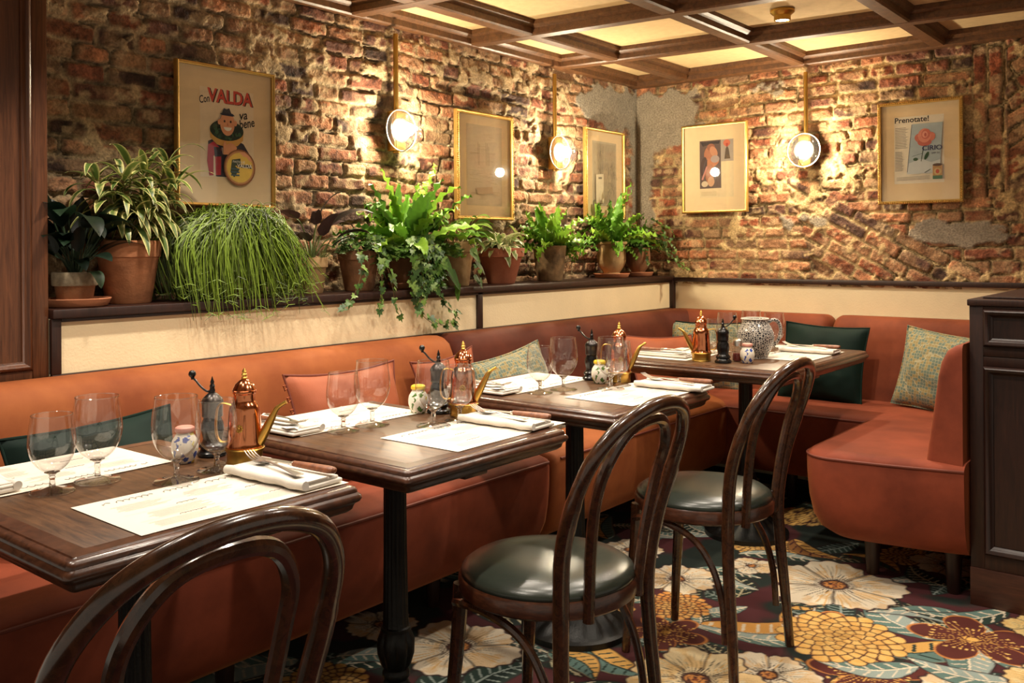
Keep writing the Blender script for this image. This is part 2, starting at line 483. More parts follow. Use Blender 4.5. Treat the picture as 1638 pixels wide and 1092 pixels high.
M['majolica_green'] = majolica('green lemon glaze', rgb(84, 118, 58), rgb(222, 196, 60))
M['yellow_glaze'] = pbr('yellow glaze', rgb(226, 190, 54), .25)
M['pink_glaze'] = pbr('pink clay rim', rgb(214, 146, 128), .5)
M['chili'] = pbr('dark red chili flakes', rgb(110, 30, 18), .8, 0, .4, 200)
# ------------------------------------------------------------------ brick walls (relief + albedo per vertex)
BRICKS = np.array([nrgb(142, 88, 60), nrgb(118, 70, 50), nrgb(158, 106, 74), nrgb(98, 62, 48), nrgb(146, 108, 76), nrgb(80, 56, 46), nrgb(170, 122, 88), nrgb(138, 78, 52)])
def brick_layer(S, Z, seed, course=.0595, lmin=.105, lmax=.20):
    S2 = S + .016 * (fbm(S * 9, Z * 9, seed, 3) - .5) + .006 * (fbm(S * 40, Z * 40, seed + 3, 2) - .5)
    Z2 = Z + .022 * (fbm(S * 3.5, Z * 6, seed + 5, 3) - .5) + .008 * (fbm(S * 30, Z * 30, seed + 9, 2) - .5)
    row = np.floor(Z2 / course).astype(int); fz = Z2 - row * course
    dS = np.zeros_like(S2); bid = np.zeros(S2.shape, dtype=np.int64); mid = np.zeros_like(S2)
    for r in np.unique(row):
        q = random.Random(int(r) * 91 + seed)
        e = [S.min() - .5 - q.random() * .2]
        alt = q.random() < .4
        while e[-1] < S.max() + .4:
            e.append(e[-1] + (q.uniform(lmin, lmin + .03) if (alt and q.random() < .75) or q.random() < .2 else q.uniform(lmax - .035, lmax + .02)))
        e = np.array(e); m_ = row == r
        k = np.searchsorted(e, S2[m_]) - 1
        dS[m_] = np.minimum(S2[m_] - e[k], e[k + 1] - S2[m_])
        bid[m_] = r * 1000 + k; mid[m_] = (S2[m_] - (e[k] + e[k + 1]) / 2)
    rnd1 = _hash(bid, bid * 0 + 7, seed); rnd2 = _hash(bid, bid * 0 + 11, seed); rnd3 = _hash(bid, bid * 0 + 13, seed); rnd4 = _hash(bid, bid * 0 + 17, seed)
    dZ = np.minimum(fz, course - fz)
    mw = .0025 + .0035 * rnd1
    a = dS - mw; b = dZ - mw
    k = .012
    d = np.minimum(a, b) - np.maximum(k - np.abs(a - b), 0) ** 2 / (4 * k)      # smooth min -> round corners
    d = d + .008 * (fbm(S * 48, Z * 48, seed + 21, 4) - .5)
    return d, rnd1, rnd2, rnd3, rnd4, mid, fz - course / 2
def brick_field(S, Z, seed, rot_zone=None, plaster=None, smear=.5, mort=(158, 138, 100)):
    d, r1, r2, r3, r4, mid, fz = brick_layer(S, Z, seed)
    if rot_zone is not None:
        for ang, msk, sd in rot_zone:
            c, s = math.cos(ang), math.sin(ang)
            o = brick_layer(S * c + Z * s, -S * s + Z * c, sd, .066, .16, .26)
            sel = msk > .5
            d, r1, r2, r3, r4, mid, fz = [np.where(sel, n_, o_) for n_, o_ in zip(o, (d, r1, r2, r3, r4, mid, fz))]
    inb = sstep(-.0015, .0075, d)
    f1 = fbm(S * 26, Z * 26, seed + 31, 4); f2 = fbm(S * 75, Z * 75, seed + 37, 4); f3 = fbm(S * 5, Z * 5, seed + 41, 4)
    f4 = fbm(S * 13, Z * 16, seed + 47, 4)
    rough = (f1 - .5) * .014 + (f2 - .5) * .010
    hb = .013 + (r2 - .5) * .013 + mid * (r3 - .5) * .07 + fz * (r4 - .5) * .16 + rough
    missing = (r3 > .955)
    hb = np.where(missing, hb - .022, hb)
    hm = .004 + (f3 - .5) * .014 + (f4 - .5) * .012 + (f2 - .5) * .008
    H = lerp(hm, hb, inb)
    sm = sstep(smear, smear + .05, f4 * .45 + f3 * .25 + f1 * .3)      # mortar smeared over the bricks
    H = np.maximum(H, np.where(sm > .3, hm + .012 * sm, -1))
    Cb = BRICKS[(r1 * 7.99).astype(int)]
    Cb = Cb * (.62 + .62 * r2)[..., None]
    Cb = Cb * (.72 + .56 * sstep(.3, .7, f1))[..., None]
    dk = sstep(.62, .72, f2)[..., None]; Cb = lerp(Cb, Cb * .45, dk)
    pale = sstep(.60, .70, fbm(S * 18, Z * 22, seed + 53, 4))[..., None]
    Cb = lerp(Cb, nrgb(182, 158, 122), pale * .6)
    wash = sstep(.47, .62, fbm(S * 9, Z * 11, seed + 59, 4))[..., None]; Cb = lerp(Cb, nrgb(164, 132, 98), wash * .5)
    Cm = np.ones(S.shape + (3,)) * nrgb(*mort)
    Cm = Cm * (.55 + .75 * sstep(.25, .75, f1 * .6 + f2 * .4))[..., None]
    crack = sstep(.0, .004, np.abs(d + .003))[..., None]
    t = np.clip(np.maximum(1 - inb, sm * .9), 0, 1)[..., None]
    C = lerp(Cb, Cm, t)
    # open joints: deeper, darker gaps along some brick edges
    gap = (1 - np.clip(np.abs(d + .0005) / .0042, 0, 1)) * sstep(.44, .52, fbm(S * 8, Z * 8, seed + 61, 3)) * (1 - sm)
    H = H - gap * .016
    C = lerp(C, C * .35, gap[..., None])
    if plaster is not None:
        p = sstep(.44, .56, plaster + (f4 - .5) * .7 + (f1 - .5) * .15)
        H = lerp(H, .02 + (f3 - .5) * .01 + (f2 - .5) * .002, p)
        Cp = np.ones_like(C) * nrgb(134, 126, 112) * (.8 + .4 * f1)[..., None]
        C = lerp(C, Cp, p[..., None])
    return H, C
def axis(*seg):
    """seg: (start, stop, step)..."""
    out = []
    for a, b, st in seg:
        n = max(1, int(round((b - a) / st)))
        out += list(np.linspace(a, b, n, endpoint=False))
    out.append(seg[-1][1])
    return np.array(out)
XW, YW = -2.785, 4.582      # brick planes
ys = axis((.85, 2.2, .0055), (2.2, 4.60, .006)); zs = axis((1.0, 2.20, .0055))
S, Z = np.meshgrid(ys, zs)
g2 = lambda s0, z0, a, b: np.exp(-(((S - s0) / a) ** 2 + ((Z - z0) / b) ** 2))
pl = 1.1 * g2(4.25, 1.98, .34, .12) + .9 * g2(4.62, 1.7, .14, .5) + .35 * g2(2.3, 2.1, .3, .2) + .35 * g2(2.45, 1.6, .16, .3)
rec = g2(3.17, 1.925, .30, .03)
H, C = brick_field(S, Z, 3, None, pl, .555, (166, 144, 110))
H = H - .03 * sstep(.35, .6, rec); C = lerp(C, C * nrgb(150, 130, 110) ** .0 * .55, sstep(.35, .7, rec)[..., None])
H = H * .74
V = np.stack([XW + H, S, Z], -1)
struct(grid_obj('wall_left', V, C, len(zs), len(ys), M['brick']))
xs = axis((-2.83, -.55, .0055), (-.55, 1.6, .03))
S, Z = np.meshgrid(xs, zs)
pl = 1.15 * g2(-2.55, 1.93, .22, .17) + .8 * g2(-2.74, 1.5, .10, .5) + .5 * g2(-1.95, 2.05, .2, .08) + .4 * g2(-1.9, 1.55, .06, .3) + .85 * g2(-1.05, 1.26, .28, .08) + .5 * g2(-1.75, 1.33, .2, .06)
diag = (((Z - 1.40) < -.52 * (S + 1.55)) & (S > -1.72 - (Z - 1.05) * .3) & (Z < 1.36 - .62 * (S + 1.35)) & (S < -.96)).astype(float)
arch = ((S > -.985) & (S < -.55)).astype(float)
arch2 = arch * (S > -.84) * (Z > 1.35)
H, C = brick_field(S, Z, 11, [(-.52, diag, 71), (.5, arch2, 73), (1.57, arch * (S <= -.84) * (Z > 1.42), 77)], pl, .56, (176, 154, 112))
H = H * .78
V = np.stack([S, YW - H + .006, Z], -1)
struct(grid_obj('wall_back', V, C * np.array([1.12, 1.05, .98]), len(zs), len(xs), M['brick']))

# ------------------------------------------------------------------ carpet
fx = axis((-3.0, -2.25, .04), (-2.25, -.35, .0042), (-.35, 2.0, .05)); fy = axis((-1.6, 1.45, .04), (1.45, 3.75, .0042), (3.75, 4.6, .02))
X, Y = np.meshgrid(fx, fy)
CC = np.ones(X.shape + (3,)) * nrgb(74, 26, 30)
t = sstep(.5, .56, fbm(X * 3, Y * 3, 5, 3))[..., None]
CC[:] = lerp(CC, nrgb(24, 36, 30), t)
def win(cx, cy, R):
    i0, i1 = np.searchsorted(fy, [cy - R, cy + R]); j0, j1 = np.searchsorted(fx, [cx - R, cx + R])
    return (slice(i0, i1), slice(j0, j1))
def put(sl, mask, col):
    m_ = mask[..., None]
    CC[sl] = CC[sl] * (1 - m_) + np.asarray(col) * m_
def polar(cx, cy, sl, seed):
    x = X[sl] - cx; y = Y[sl] - cy
    x = x + .014 * (fbm(X[sl] * 14, Y[sl] * 14, seed, 2) - .5); y = y + .014 * (fbm(X[sl] * 14, Y[sl] * 14, seed + 1, 2) - .5)
    return np.hypot(x, y), np.arctan2(y, x)
CREAM = nrgb(226, 212, 186); GOLD = nrgb(214, 164, 86); MAROON = nrgb(74, 26, 30); DKG = nrgb(34, 56, 48); TEAL = nrgb(96, 124, 116); SAGE = nrgb(150, 164, 156)
def poppy(cx, cy, R, rot=0, n=5, seed=1, base=CREAM, tint=GOLD):
    sl = win(cx, cy, R * 1.15)
    if X[sl].size == 0: return
    r, a = polar(cx, cy, sl, seed)
    a = a + rot
    pet = np.abs(np.cos(n * a / 2)) ** .5
    Rb = R * (.70 + .28 * pet + .06 * np.sin(a * 3 + seed) + .03 * np.sin(a * 23))
    put(sl, sstep(.004, -.004, r - Rb - .008), MAROON * .5)
    put(sl, sstep(.003, -.003, r - Rb), base * 1.0)
    u = r / R
    k = np.floor(a * 22 / PI); hk = _hash(k, k * 0, seed); st = np.abs((a * 22 / PI) % 1 - .5)
    put(sl, sstep(.34, .44, .5 - st + .0) * sstep(.30 + .5 * hk, .22 + .4 * hk, u) * (hk > .15) * .95, nrgb(56, 52, 46))
    k2 = np.floor(a * 37 / PI); h2 = _hash(k2, k2 * 0, seed + 5); s2 = np.abs((a * 37 / PI) % 1 - .5)
    put(sl, sstep(.30, .42, .5 - s2) * sstep(.3, .42, u) * sstep(.99 - .25 * h2, .93 - .25 * h2, u) * (h2 > .45) * .55 * (r < Rb), nrgb(150, 140, 118))
    put(sl, sstep(.5, .62, fbm(X[sl] * 22, Y[sl] * 22, seed + 9, 3)) * (r < Rb) * .45 * (u > .3), tint)
    put(sl, sstep(.36, .44, .5 - st) * sstep(.25, .4, u) * sstep(.95 - .3 * hk, .85 - .3 * hk, u) * (hk < .35) * .95, tint)
    # petal borders
    pb = np.abs((a * n / (2 * PI) + .5) % 1 - .5)
    put(sl, sstep(.030, .012, (.5 - pb) * u) * sstep(.2, .3, u) * sstep(1.0, .8, u) * .75 * (r < Rb), nrgb(96, 84, 70))
    c = sstep(.24, .20, u + .02 * np.sin(a * 40)); put(sl, c, nrgb(60, 30, 24))
    put(sl, sstep(.17, .13, u), nrgb(196, 130, 66))
    put(sl, (vnoise(X[sl] * 160, Y[sl] * 160, seed) > .62) * sstep(.17, .14, u), nrgb(70, 34, 28))
    put(sl, sstep(.05, .035, u), nrgb(120, 60, 34))
    put(sl, sstep(.36, .30, u + .06 * np.sin(a * 30 + 2 * np.sin(a * 7))) * sstep(.22, .26, u) * sstep(.2, .5, np.sin(a * 44)), nrgb(64, 40, 30))
def dahlia(cx, cy, R, seed=1, col=GOLD, edge=MAROON):
    sl = win(cx, cy, R * 1.15)
    if X[sl].size == 0: return
    x = X[sl] - cx; y = Y[sl] - cy
    N = 92; i = np.arange(N); pr = R * .97 * np.sqrt((i + .5) / N) ** 1.15; pa = i * 2.39996
    d1 = np.full(x.shape, 9.); d2 = np.full(x.shape, 9.); near = np.zeros(x.shape)
    for px, py, q in zip(pr * np.cos(pa), pr * np.sin(pa), pr):
        w = .55 + .55 * q / R
        d = np.hypot(x - px, y - py) / w
        c_ = d < d1
        d2 = np.where(c_, d1, np.minimum(d2, d)); near = np.where(c_, q, near); d1 = np.where(c_, d, d1)
    inside = d1 < R * .155
    put(sl, (inside) * 1.0, edge * .9)
    b = sstep(.0025, .008, d2 - d1) * sstep(R * .145, R * .125, d1)
    shade = (.78 + .4 * near / R)[..., None]
    put(sl, b * inside, col * shade)
    put(sl, b * inside * sstep(.4, .6, vnoise(x * 60, y * 60, seed)) * .5, nrgb(232, 196, 120))
def lily(cx, cy, R, rot=0, seed=1):
    sl = win(cx, cy, R * 1.15)
    if X[sl].size == 0: return
    r, a = polar(cx, cy, sl, seed); a = a + rot
    pb = np.abs(np.cos(2.5 * a)) ** .8; Rb = R * (.38 + .6 * pb)
    put(sl, sstep(.003, -.003, r - Rb), nrgb(200, 128, 62))
    put(sl, sstep(.003, -.003, r - Rb + .009), nrgb(88, 32, 24))
    u = r / R
    st = np.abs((a * 17 / PI) % 1 - .5); k = np.floor(a * 17 / PI); hk = _hash(k, k * 0, seed)
    put(sl, sstep(.5, .40, .5 - st + .42) * 0 + (st < .10 / (u * 3 + .3)) * (u < .35 + .35 * hk), nrgb(222, 168, 84))
    put(sl, (st < .2) * (np.abs(u - (.38 + .35 * hk)) < .03), nrgb(230, 186, 104))
    put(sl, sstep(.10, .07, u), nrgb(226, 176, 92))
def leaf_c(p0, p1, w, bend=.15, c1=TEAL, c2=DKG, vein=CREAM, veins=9, tipgold=False):
    p0 = np.array(p0); p1 = np.array(p1); d = p1 - p0; Ln = np.hypot(*d); d = d / Ln; nrm = np.array([-d[1], d[0]])
    c = (p0 + p1) / 2; sl = win(c[0], c[1], Ln * .75 + w)
    if X[sl].size == 0: return
    x = X[sl] - p0[0]; y = Y[sl] - p0[1]
    u = (x * d[0] + y * d[1]) / Ln; v = x * nrm[0] + y * nrm[1]
    uc = np.clip(u, 0, 1)
    v = v - bend * Ln * np.sin(uc * PI) + .006 * (fbm(X[sl] * 30, Y[sl] * 30, 3, 2) - .5)
    wd = w * np.sin(np.clip(uc, 0, 1) ** .75 * PI) ** .8
    ins = (u > 0) * (u < 1) * sstep(.003, -.003, np.abs(v) - wd)
    put(sl, (u > -.02) * (u < 1.02) * sstep(.003, -.003, np.abs(v) - wd - .006), MAROON * .35)
    put(sl, ins, c1); put(sl, ins * (v < 0), c2)
    if tipgold: put(sl, ins * sstep(.5, .8, u) * .8, GOLD)
    vv = np.abs(((u * veins - np.abs(v) / max(w, .01) * .9) % 1) - .5)
    put(sl, ins * (vv < .11) * (np.abs(v) > .15 * wd) * (np.abs(v) < .85 * wd), vein * .9)
    put(sl, ins * (np.abs(v) < .0035), vein)
q = random.Random(5)
for i in range(150):
    a = q.uniform(0, 2 * PI); x = q.uniform(-2.3, 0); y = q.uniform(1.2, 4.3); l = q.uniform(.16, .36)
    c1, c2, ve = q.choice([(TEAL, DKG, CREAM), (SAGE, TEAL, CREAM), (DKG, DKG * .6, SAGE), (DKG, nrgb(24, 36, 30), nrgb(196, 186, 150)), (GOLD, TEAL, DKG)])
    leaf_c((x, y), (x + l * math.cos(a), y + l * math.sin(a)), l * q.uniform(.14, .24), q.uniform(-.2, .2), c1, c2, ve, q.randint(6, 11))
for i in range(26):
    x = q.uniform(-2.3, .0); y = q.uniform(.9, 4.4)
    k = q.random()
    if k < .5: poppy(x, y, q.uniform(.10, .17), q.uniform(0, 6), q.choice([5, 6]), i + 40)
    elif k < .8: dahlia(x, y, q.uniform(.09, .14), i + 30)
    else: lily(x, y, q.uniform(.12, .18), q.uniform(0, 6), i)
# the motifs one can see between the chairs
leaf_c((-1.36, 2.62), (-1.08, 2.93), .085, -.25, nrgb(206, 150, 74), DKG, CREAM, 10)
leaf_c((-1.40, 2.60), (-1.13, 2.98), .045, -.42, SAGE, TEAL, CREAM, 12)
leaf_c((-.70, 2.98), (-1.02, 3.20), .07, .2, TEAL, SAGE, CREAM, 8)
leaf_c((-.60, 3.10), (-.98, 3.05), .06, -.25, SAGE, TEAL, CREAM, 8)
leaf_c((-.62, 3.35), (-.88, 3.14), .05, .2, DKG, TEAL, CREAM, 7)
leaf_c((-.74, 2.74), (-.98, 2.60), .05, .15, SAGE, TEAL, CREAM, 7)
leaf_c((-.50, 2.80), (-.78, 2.78), .05, .15, TEAL, SAGE, CREAM, 7)
leaf_c((-1.45, 2.05), (-1.22, 2.02), .05, .2, DKG, TEAL, CREAM, 8)
leaf_c((-1.62, 2.16), (-1.42, 2.10), .05, .2, GOLD, TEAL, DKG, 8)
leaf_c((-1.56, 3.32), (-1.25, 3.42), .05, .1, SAGE, DKG, CREAM, 8)
leaf_c((-1.62, 3.05), (-1.38, 3.12), .045, .1, TEAL, DKG, CREAM, 8)
leaf_c((-2.02, 2.62), (-1.72, 2.95), .07, .1, DKG, nrgb(24, 36, 30), SAGE, 10)
leaf_c((-1.98, 2.25), (-1.76, 2.52), .06, .1, DKG, nrgb(24, 36, 30), SAGE, 10)
leaf_c((-2.10, 1.75), (-1.90, 1.88), .045, .1, SAGE, TEAL, CREAM, 8)
leaf_c((-1.24, 3.56), (-1.00, 3.48), .05, .2, GOLD, DKG, MAROON, 6)
leaf_c((-1.46, 3.62), (-1.22, 3.50), .05, -.2, GOLD, nrgb(150, 100, 50), MAROON, 6)
poppy(-2.17, 1.99, .12, .6, 5, 2)
poppy(-1.86, 2.02, .19, 1.1, 5, 3)
poppy(-1.62, 2.93, .15, 2.0, 6, 4)
poppy(-1.46, 3.22, .09, .2, 5, 5)
dahlia(-1.50, 2.71, .11, 9, nrgb(206, 140, 66))
lily(-1.42, 2.50, .14, 1.2, 6)
poppy(-1.20, 2.28, .20, .4, 7, 7, nrgb(226, 204, 160))
dahlia(-1.55, 3.95, .13, 4)
poppy(-1.15, 3.22, .24, 1.9, 5, 8)
dahlia(-.985, 2.80, .18, 2)
lily(-.66, 3.03, .19, .5, 3)
poppy(-.40, 2.86, .15, .5, 5, 12, nrgb(230, 206, 150))
poppy(-.52, 3.25, .10, .5, 5, 14, nrgb(226, 196, 130))
V = np.stack([X, Y, np.zeros_like(X)], -1)
struct(grid_obj('floor', V, CC, len(fy), len(fx), M['carpet']))

# ------------------------------------------------------------------ ceiling, beams
ZB = 2.13
g = G(); g.box(-3.0, 2.0, -1.6, 4.8, ZB + .06, ZB + .16); struct(g.build('ceiling', M['ceil'], smooth=False))
def beam(name, p0, p1, w=.085, z0=ZB, h=.075):
    """moulded coffer beam between two plan points"""
    p0 = Vector((*p0, 0)); p1 = Vector((*p1, 0)); d = (p1 - p0).normalized(); n = Vector((-d.y, d.x, 0))
    prof = [(-w / 2 - .022, h), (-w / 2 - .022, .042), (-w / 2 - .010, .034), (-w / 2, .030), (-w / 2, .006), (-w / 2 + .008, 0),
            (w / 2 - .008, 0), (w / 2, .006), (w / 2, .030), (w / 2 + .010, .034), (w / 2 + .022, .042), (w / 2 + .022, h)]
    rings = [[tuple(p + n * a + Vector((0, 0, z0 + b))) for a, b in prof] for p in (p0, p1)]
    g = G(); g.loft(rings, True, True, True)
    return struct(g.build(name, M['beam'], smooth=False))
k_ = 1
for x in (-2.45, -1.79, -1.12, -.42, .3):
    beam('trim_%d' % k_, (x, -1.5), (x, 4.56), .07); k_ += 1
for y0 in (3.845, 3.155, 2.445, 1.74, 1.03, .32):
    beam('trim_%d' % k_, (-2.80, y0 - .037), (1.6, y0 + .11 * 4.05), .07, ZB - .0015); k_ += 1
beam('trim_%d' % k_, (-2.775, -1.5), (-2.775, 4.6), .07, ZB - .003); k_ += 1
beam('trim_%d' % k_, (-2.83, 4.562), (1.6, 4.562), .07, ZB - .0045); k_ += 1

# ------------------------------------------------------------------ plant ledge, dado panels, rails
XP = -2.55
g = G(); g.rbox(-2.80, XP + .022, 1.13, 4.60, 1.016, 1.042, .004); struct(g.build('trim_20', M['darkwood']))
g = G(); g.box(XP - .01, XP, 1.13, 4.59, -.01, 1.016); struct(g.build('wall_dado_left', M['cream'], smooth=False))
g = G()
g.rbox(XP - .005, XP + .014, 1.13, 4.57, .845, .863, .003)
g.rbox(XP - .005, XP + .012, 1.13, 1.157, .863, 1.016, .002)
g.rbox(XP - .005, XP + .012, 2.895, 2.927, .863, 1.016, .002)
g.rbox(XP - .005, XP + .012, 1.157, 4.57, 1.006, 1.016, .002)
struct(g.build('trim_21', M['darkwood']))
g = G(); g.box(XP - .01, 1.6, YW, YW + .02, -.01, 1.02); struct(g.build('wall_dado_back', M['cream'], smooth=False))
g = G(); g.rbox(XP - .02, XP + .022, YW - .03, YW + .01, .845, 1.016, .003); g.rbox(XP - .02, 1.6, YW - .022, YW + .01, 1.010, 1.034, .003)
struct(g.build('trim_22', M['darkwood']))
# tall wood panelling on the left
g = G()
g.box(XP - .05, XP - .012, -1.4, 1.128, .82, 2.15)
g.rbox(XP - .02, XP, 1.085, 1.128, .82, 2.15, .003)
g.rbox(XP - .02, XP, -1.4, 1.085, .82, .882, .003)
struct(g.build('trim_23', M['panelwood']))
def mould(pts, w, prof, M_=None):
    pass
g = G()
prof = [(0, 0), (0, .010), (.004, .016), (.010, .018), (.015, .014), (.019, .006), (.024, .004), (.024, 0)]
# picture-frame moulding: vertical run and bottom run, mitred
rings = [[(XP - .012 + h * 1.3, 1.085 - d, 2.15) for d, h in prof], [(XP - .012 + h * 1.3, 1.085 - d, .882 + d) for d, h in prof], [(XP - .012 + h * 1.3, -1.4, .882 + d) for d, h in prof]]
g.loft(rings, True, True, True)
struct(g.build('trim_24', M['panelwood'], ang=60))

# ------------------------------------------------------------------ low partition cabinet on the right
cb = thing('partition_cabinet', 'dark wood panelled low cabinet at the right edge, end of the banquette', 'cabinet', (-.73, 3.33, 0))
g = G(); g.box(.004, 1.5, .012, 1.2, .126, 1.0); g.build('body', M['darkwood'], cb, smooth=False)
g = G()
for z0, z1 in ((.126, .176), (.80, .832), (.834, .866), (.990, 1.0)):
    g.rbox(.042, .62, 0, .02, z0, z1, .002); g.rbox(.70, 1.5, 0, .02, z0, z1, .002)
g.rbox(0, .042, 0, .02, .126, 1.0, .002); g.rbox(.62, .70, 0, .02, .126, 1.0, .002)
g.build('face_frame', M['darkwood'], cb)
g = G(); g.rbox(-.006, 1.5, -.008, 1.22, 1.0, 1.022, .004); g.rbox(.03, 1.46, .05, 1.15, 1.022, 1.03, .004); g.build('top', M['darkwood'], cb)
g = G(); g.rbox(-.002, 1.5, -.004, 1.2, 0, .126, .002); g.build('plinth', M['plinthwood'], cb)
def raised(name, x0, x1, z0, z1):
    g = G()
    pr = [(0, 0), (.002, -.012), (.008, -.017), (.015, -.014), (.020, -.002), (.028, .004)]
    cx, cz = (x0 + x1) / 2, (z0 + z1) / 2
    rings = [[(cx + sx * ((x1 - x0) / 2 - o), y, cz + sz * ((z1 - z0) / 2 - o)) for sx, sz in ((-1, -1), (1, -1), (1, 1), (-1, 1))] for o, y in pr]
    g.loft(rings, True, False, False)
    a = rings[-1]
    g.poly([(a[0][0], .008, a[0][2]), (a[1][0], .008, a[1][2]), (a[2][0], .008, a[2][2]), (a[3][0], .008, a[3][2])])
    g.build(name, M['darkwood'], cb, ang=50)
raised('panel', .042, .62, .176, .80); raised('panel', .042, .62, .866, .990)
raised('panel', .70, 1.4, .176, .80); raised('panel', .70, 1.4, .866, .990)
# ------------------------------------------------------------------ banquette
sofa = thing('banquette_sofa', 'long rust velvet banquette running round the corner behind the tables', 'sofa', (-2.2, 3.0, 0))
SO = Vector((2.2, -3.0, 0))
def loc(p): return tuple(Vector(p) + SO)
XR = -.735
SP = [(.06, .15), (.30, .148), (.52, .150), (.565, .162), (.600, .190), (.622, .235), (.634, .30), (.640, .38), (.641, .438), (.637, .456), (.624, .467), (.59, .474), (.45, .474), (.25, .474), (.06, .474)]
KR = .83
def endround(prof, e, r):
    ins = r - math.sqrt(max(r * r - (r - e) ** 2, 0)) if e < r else 0
    cz = .31
    return [(d - ins * (1 if d > .3 else 0), z + (ins if z < cz else -ins)) for d, z in prof]
def straight(y0, y1, prof, r0=.035, r1=.035):
    st = [(y0 + e, e, r0) for e in (0, .004, .010, .02, .035)] if r0 else [(y0, 1, .1)]
    n = 14
    st += [(y0 + .04 + (y1 - y0 - .08) * i / n, 1, .1) for i in range(n + 1)]
    st += [(y1 - e, e, r1) for e in (.035, .02, .010, .004, 0)] if r1 else [(y1, 1, .1)]
    return [[loc((XP + d, y, z)) for d, z in endround(prof, e, r)] for y, e, r in st]
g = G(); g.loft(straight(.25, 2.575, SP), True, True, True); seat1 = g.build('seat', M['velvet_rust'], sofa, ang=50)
# corner seat: left bench -> back bench -> return towards the camera
rings = []
for e in (0, .004, .010, .02, .035, .06):
    rings.append([loc((XP + d, 2.58 + e, z)) for d, z in endround(SP, e, .035)])
for y in np.linspace(2.75, 3.7, 8): rings.append([loc((XP + d, y, z)) for d, z in SP])
rings.append([loc((XP + d, YW - d, z)) for d, z in SP])
seatA = rings
g = G(); g.loft(rings, True, True, False)
r2 = [rings[-1]]
for x in np.linspace(-1.8, -1.45, 4): r2.append([loc((x, YW - d, z)) for d, z in SP])
r2.append([loc((XR - d * KR, YW - d, z)) for d, z in SP])
g2_ = G()
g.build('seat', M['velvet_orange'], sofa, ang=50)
r3 = [r2[-1]]
YJ = 3.47
for y in (3.8, 3.6, YJ): r3.append([loc((XR - d * KR, y, z)) for d, z in SP])
g2_.loft(r2, True, False, False); g2_.loft(r3, True, False, False)
# plump rounded end of the return: plan outlines stacked in z
XL0 = XR - .64 * KR
def front_y(x, ins): return 3.165 + ins * .85 + .10 * (x - XL0) / (XR - XL0)
def outline(d, r=.11):
    ins = .64 - d; xl = XR - d * KR
    pts = [(XR, YJ), (xl, YJ), (xl, YJ - .06)]
    yc = front_y(xl + r, ins) + r
    pts.append((xl, (YJ - .06 + yc) / 2))
    for t in range(0, 91, 10):
        a = R_(180 + t); pts.append((xl + r + r * math.cos(a), yc + r * math.sin(a) * 1.0))
    for t in (.2, .4, .6, .8, 1.0):
        x = xl + r + (XR - xl - r) * t; pts.append((x, front_y(x, ins) - .010 * math.sin(PI * t)))
    return pts
er = [[loc((x, y, z)) for x, y in outline(d)] for d, z in SP[2:12]]
for k in (.8, .5, .2): er.append([tuple(Vector(p) * k + Vector(loc((-.98, 3.37, 0))) * (1 - k) - Vector((0, 0, p[2] * k)) + Vector((0, 0, .4742))) for p in er[9]])
g2_.loft(er, True, True, True)
seat3 = g2_.build('seat', M['velvet_rust'], sofa, ang=50)
# piping along the seat noses
NZ = (.640, .452)
def pipe(pts, parent, r=.0045):
    g = G(); g.tube([loc(p) for p in pts], r, 6); return g.build('piping', M['piping'], parent)
pipe([(XP + NZ[0] - .02, .27, NZ[1])] + [(XP + NZ[0], y, NZ[1]) for y in np.linspace(.3, 2.53, 12)] + [(XP + NZ[0] - .006, 2.555, NZ[1] - .004), (XP + NZ[0] - .03, 2.574, NZ[1])], seat1)
pipe([(XP + NZ[0], y, NZ[1]) for y in np.linspace(2.62, YW - NZ[0], 8)] + [(x, YW - NZ[0], NZ[1]) for x in np.linspace(XP + NZ[0] + .1, XR - NZ[0] * KR, 5)] +
     [(XR - NZ[0] * KR, 3.7, NZ[1])] + [(x, y, NZ[1]) for x, y in outline(NZ[0])[1:]], seat3)
# backrests
BP = [(.012, .44), (.185, .44), (.178, .50), (.160, .65), (.146, .75), (.136, .80), (.118, .838), (.092, .856), (.06, .862), (.012, .860)]
def bend(prof, e, r):
    ins = r - math.sqrt(max(r * r - (r - e) ** 2, 0)) if e < r else 0
    return [(d - ins * .9 if d > .05 else d, z - ins if z > .7 else z) for d, z in prof]
def backrest(path, mat, r0=.05, r1=.05):
    """path: list of (point, normal, backpoint) ; ends rounded"""
    n = len(path); L_ = [0]
    for i in range(1, n): L_.append(L_[-1] + (Vector(path[i][0]) - Vector(path[i - 1][0])).length)
    rings = []
    for i, (p, nr, bp) in enumerate(path):
        pr = bend(BP, L_[i], r0) if L_[i] < r0 else (bend(BP, L_[-1] - L_[i], r1) if L_[-1] - L_[i] < r1 else BP)
        rings.append([loc(((bp[0] if d < .02 else p[0]) + nr[0] * d, (bp[1] if d < .02 else p[1]) + nr[1] * d, z)) for d, z in pr])
    g = G(); g.loft(rings, True, True, True)
    return g.build('backrest', mat, sofa, ang=50)
def lin_path(a, b, nr, n=14, ends=(1, 1)):
    L_ = (Vector(b) - Vector(a)).length
    ts = ([0, .003, .010, .022, .04] if ends[0] else [0]) + list(np.linspace(.06, L_ - .06, n)) + ([L_ - .04, L_ - .022, L_ - .010, L_ - .003, L_] if ends[1] else [L_])
    out = []
    for t in ts:
        p = Vector(a).lerp(Vector(b), t / L_); out.append((tuple(p), nr, tuple(p)))
    return out
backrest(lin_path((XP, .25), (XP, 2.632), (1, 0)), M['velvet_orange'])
RC = .33
pa = lin_path((XP, 2.640), (XP, YW - RC), (1, 0), 10, (1, 0))
